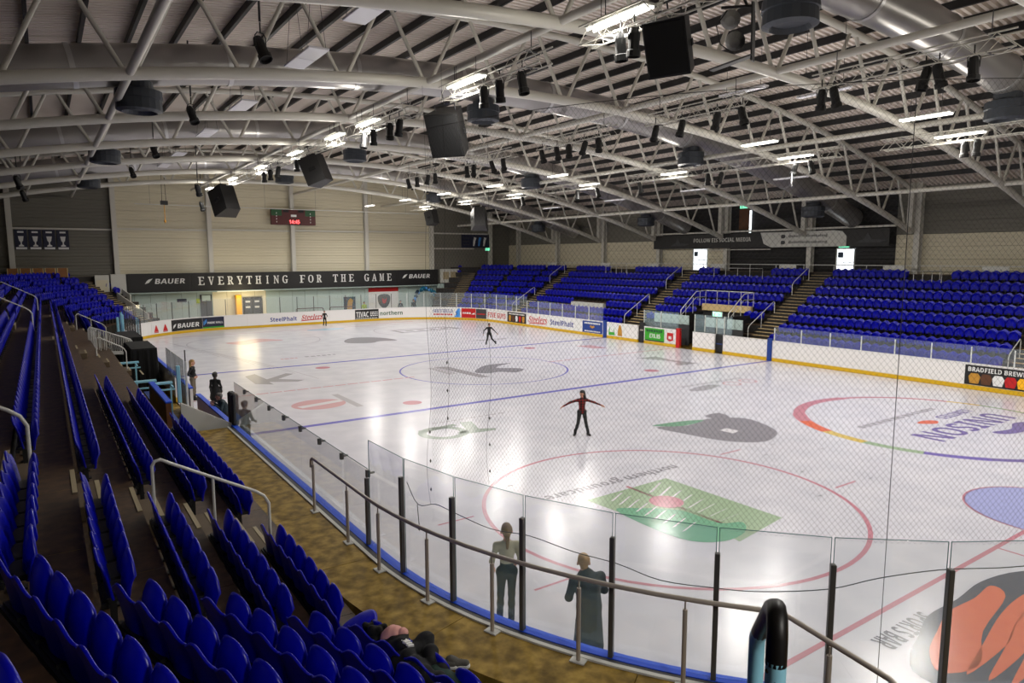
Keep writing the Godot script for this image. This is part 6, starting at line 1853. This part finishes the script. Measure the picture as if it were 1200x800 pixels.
func clutter() -> void:
	var t := thing("jacket", "dark navy jacket with white lettering heaped over the lowest blue seats", "jacket", Vector3(-16.42, 1.2, 24.85))
	var folds := []
	for i in 30:
		var f := i / 29.0
		var p := Vector3(rng.randf_range(-.16, .22), .66 + rng.randf_range(-.08, .1) - .1 * absf(f - .4), lerpf(-.34, .5, f))
		folds.append([p, p + Vector3(rng.randf_range(-.14, .14), rng.randf_range(-.12, .04), rng.randf_range(-.12, .12)), rng.randf_range(.06, .1), rng.randf_range(.03, .06), 0])
	folds += [[Vector3(.1, .62, -.15), Vector3(.2, .45, .05), .07, .06, 0], [Vector3(.2, .45, .05), Vector3(.24, .25, .12), .06, .05, 0], [Vector3(-.1, .6, .0), Vector3(.0, .62, .25), .13, .11, 0]]
	blob("body", folds, .014, .045, M.coat, t)
	for k in 5:
		var b := MB.new(); b.cbox(Vector3(-.02 + .004 * k, .80 - .006 * absf(k - 2), -.1 + k * .032), Vector3(.07, .03, .02), .004, Basis(Vector3.FORWARD, .1)); obj("letter_mark", b, M.white, t)
	t = thing("hat", "pink knitted hat lying on the dark jacket", "hat", Vector3(-16.45, 1.93, 24.5))
	blob("crown", [[Vector3(0, .02, 0), Vector3(.02, .03, .03), .095, .085, 0], [Vector3(-.04, -.03, -.04), Vector3(-.02, -.04, -.04), .09, .09, 0]], .012, .04, M.pink, t)
	blob("bobble", [[Vector3(.07, .06, .1), Vector3(.075, .06, .11), .055, .05, 0]], .012, .02, M.pink, t)
	t = thing("fur_hood", "black fluffy hood beside the pink hat", "clothing", Vector3(-16.55, 1.86, 24.2))
	var fur := []
	for i in 26:
		var a := Vector3(rng.randf_range(-.12, .12), rng.randf_range(-.15, .12), rng.randf_range(-.16, .16))
		fur.append([a * .75, a * .95 + Vector3(0, .01, 0), .055, .035, 0])
	blob("fur", fur, .016, .03, M.soft_black, t)
	t = thing("bag", "dark green bag half under the navy jacket", "bag", Vector3(-16.2, 1.2, 25.3))
	blob("body", [[Vector3(-.1, .55, -.1), Vector3(.05, .5, .28), .14, .12, 0], [Vector3(.05, .35, -.05), Vector3(.1, .3, .3), .14, .12, 0]], .018, .08, M.bag_green, t)
	for k in 2:
		t = thing("trainer", "%s grey trainer on the walkway edge beside the seats" % ["left", "right"][k], "shoe", Vector3(-15.72 + k * .13, 1.2, 24.32 + k * .07), .9, "pair of grey trainers")
		blob("upper", [[Vector3(0, .05, -.09), Vector3(0, .05, .1), .045, .04, 0], [Vector3(0, .09, -.1), Vector3(0, .1, -.08), .042, .04, 0], [Vector3(0, .05, -.02), Vector3(0, .075, -.04), .045, .045, 0]], .008, .03, M.shoe_grey, t)
		blob("sole", [[Vector3(0, .016, -.11), Vector3(0, .016, .11), .042, .04, 0], [Vector3(0, .016, -.11), Vector3(0, .016, .0), .042, .036, 0]], .01, .01, M.white, t)
		var b := MB.new()
		for i in 4: b.tube(Vector3(-.025, .098 - i * .008, -.02 + i * .025), Vector3(.025, .1 - i * .008, -.01 + i * .025), .005, 5)
		obj("laces", b, M.soft_black, t)

# ------------------------------------------------------------------ safety nets
func nets() -> void:
	var t := thing("safety_net", "dark diamond-mesh safety net hanging above the near corner glass", "net")
	var stops := [10.0, 17.5, 25.5, 33.5, 41.5, 49.5, 57.5, 65.5, 73.5]
	var y0 := 2.95; var y1 := 7.75
	var pitch := .06; var slope := 1.25
	for i in stops.size() - 1:
		var a := bp(-RC * deg_to_rad(stops[i]), 0, .02); var e := bp(-RC * deg_to_rad(stops[i + 1]), 0, .02)
		var w := a.distance_to(e)
		var b := MB.new()
		var at := func(u: float, y: float) -> Vector3: return a.lerp(e, u / w) + Vector3(0, y, 0)
		for s in [-1, 1]:
			var run := (y1 - y0) / slope
			var u := -run if s > 0 else 0.0
			while u < (w if s > 0 else w + run):
				var ua := u; var ya := y0; var ub: float = u + s * run; var yb := y1      # clip to the panel
				if s > 0:
					if ua < 0: ya = y0 - ua * slope; ua = 0
					if ub > w: yb = y0 + (w - u) * slope; ub = w
				else:
					if ua > w: ya = y0 + (ua - w) * slope; ua = w
					if ub < 0: yb = y0 + u * slope; ub = 0
				if yb - ya > .02: b.tube(at.call(ua, ya), at.call(ub, yb), .0011, 3, -1, false)
				u += pitch
		tag(obj("mesh_panel", b, M.net, t), "", "", "", "stuff")
	var top := []; var low := []
	for k in 34:
		var d := lerpf(10.0, 74.0, k / 33.0)
		top.append(bp(-RC * deg_to_rad(d), y1, .02))
	var b := MB.new(); b.pipe(top, .004, 6); obj("top_rope", b, M.net, t)
	for d in [49.5]:
		var p := bp(-RC * deg_to_rad(d), 0, .02)
		b = MB.new(); b.tube(p + Vector3(0, 1.3, 0), p + Vector3(0, 7.75, 0), .004, 5); obj("hanging_cord", b, M.dark_grey, t)
	# loose bottom rope sagging behind the glass
	var sag := [[4.0, 2.55], [6.5, 2.3], [9.5, 2.42], [12, 2.4], [17, 2.34], [21.6, 2.42], [26, 2.36], [29.8, 2.3], [33.5, 2.22], [37.8, 2.22], [41, 2.24], [45.8, 2.36], [49.5, 2.5], [53.8, 2.62], [58, 2.66], [62, 2.65], [70, 2.6]]
	for q in sag: low.append(bp(-RC * deg_to_rad(q[0]), q[1], -.08 + .03 * sin(q[0])))
	var fine := []
	for i in low.size() - 1:
		for k in 4: fine.append(low[i].cubic_interpolate(low[i + 1], low[maxi(i - 1, 0)], low[mini(i + 2, low.size() - 1)], k / 4.0))
	fine.append(low[-1])
	b = MB.new(); b.pipe(fine, .006, 5); obj("bottom_rope", b, M.soft_black, t)
	b = MB.new(); b.tube(bp(-RC * deg_to_rad(6.5), 2.3, -.06), bp(-RC * deg_to_rad(6.8), 1.95, -.06), .006, 5); b.lathe(bp(-RC * deg_to_rad(6.8), 1.93, -.06), [Vector2(.001, -.03), Vector2(.025, 0), Vector2(.001, .03)], 8); obj("loose_end", b, M.soft_black, t)
	# vertical cords hanging in the left part of the view
	for q in [[Vector3(-13.0, 0, 19.5), 2.6, 9.6, "dark weighted cord hanging left of the tall glass"], [Vector3(-13.6, 0, 19.9), 1.4, 9.0, "wavy dark cord hanging before the green-grey ice logo"], [Vector3(-12.1, 0, 19.6), 1.4, 9.0, "thin pale cord hanging right of the dark weighted cord"]]:
		var o := thing("hanging_cord", q[3], "cord", q[0], 0, "cords hanging from the roof")
		var pts := []
		for k in 30:
			var y := lerpf(q[1], q[2], k / 29.0)
			pts.append(Vector3(.05 * sin(y * 2.1) * clampf((6 - y) / 4, 0, 1), y, .04 * cos(y * 1.7)))
		b = MB.new(); b.pipe(pts, .0028, 5); obj("cord", b, M.net, o)
		for k in 3:
			b = MB.new(); b.lathe(Vector3(0, q[1] + .3 + k * .55, 0) + Vector3(.0, 0, .02), [Vector2(.001, -.04), Vector2(.02, 0), Vector2(.001, .04)], 6); obj("knot", b, M.net, o)
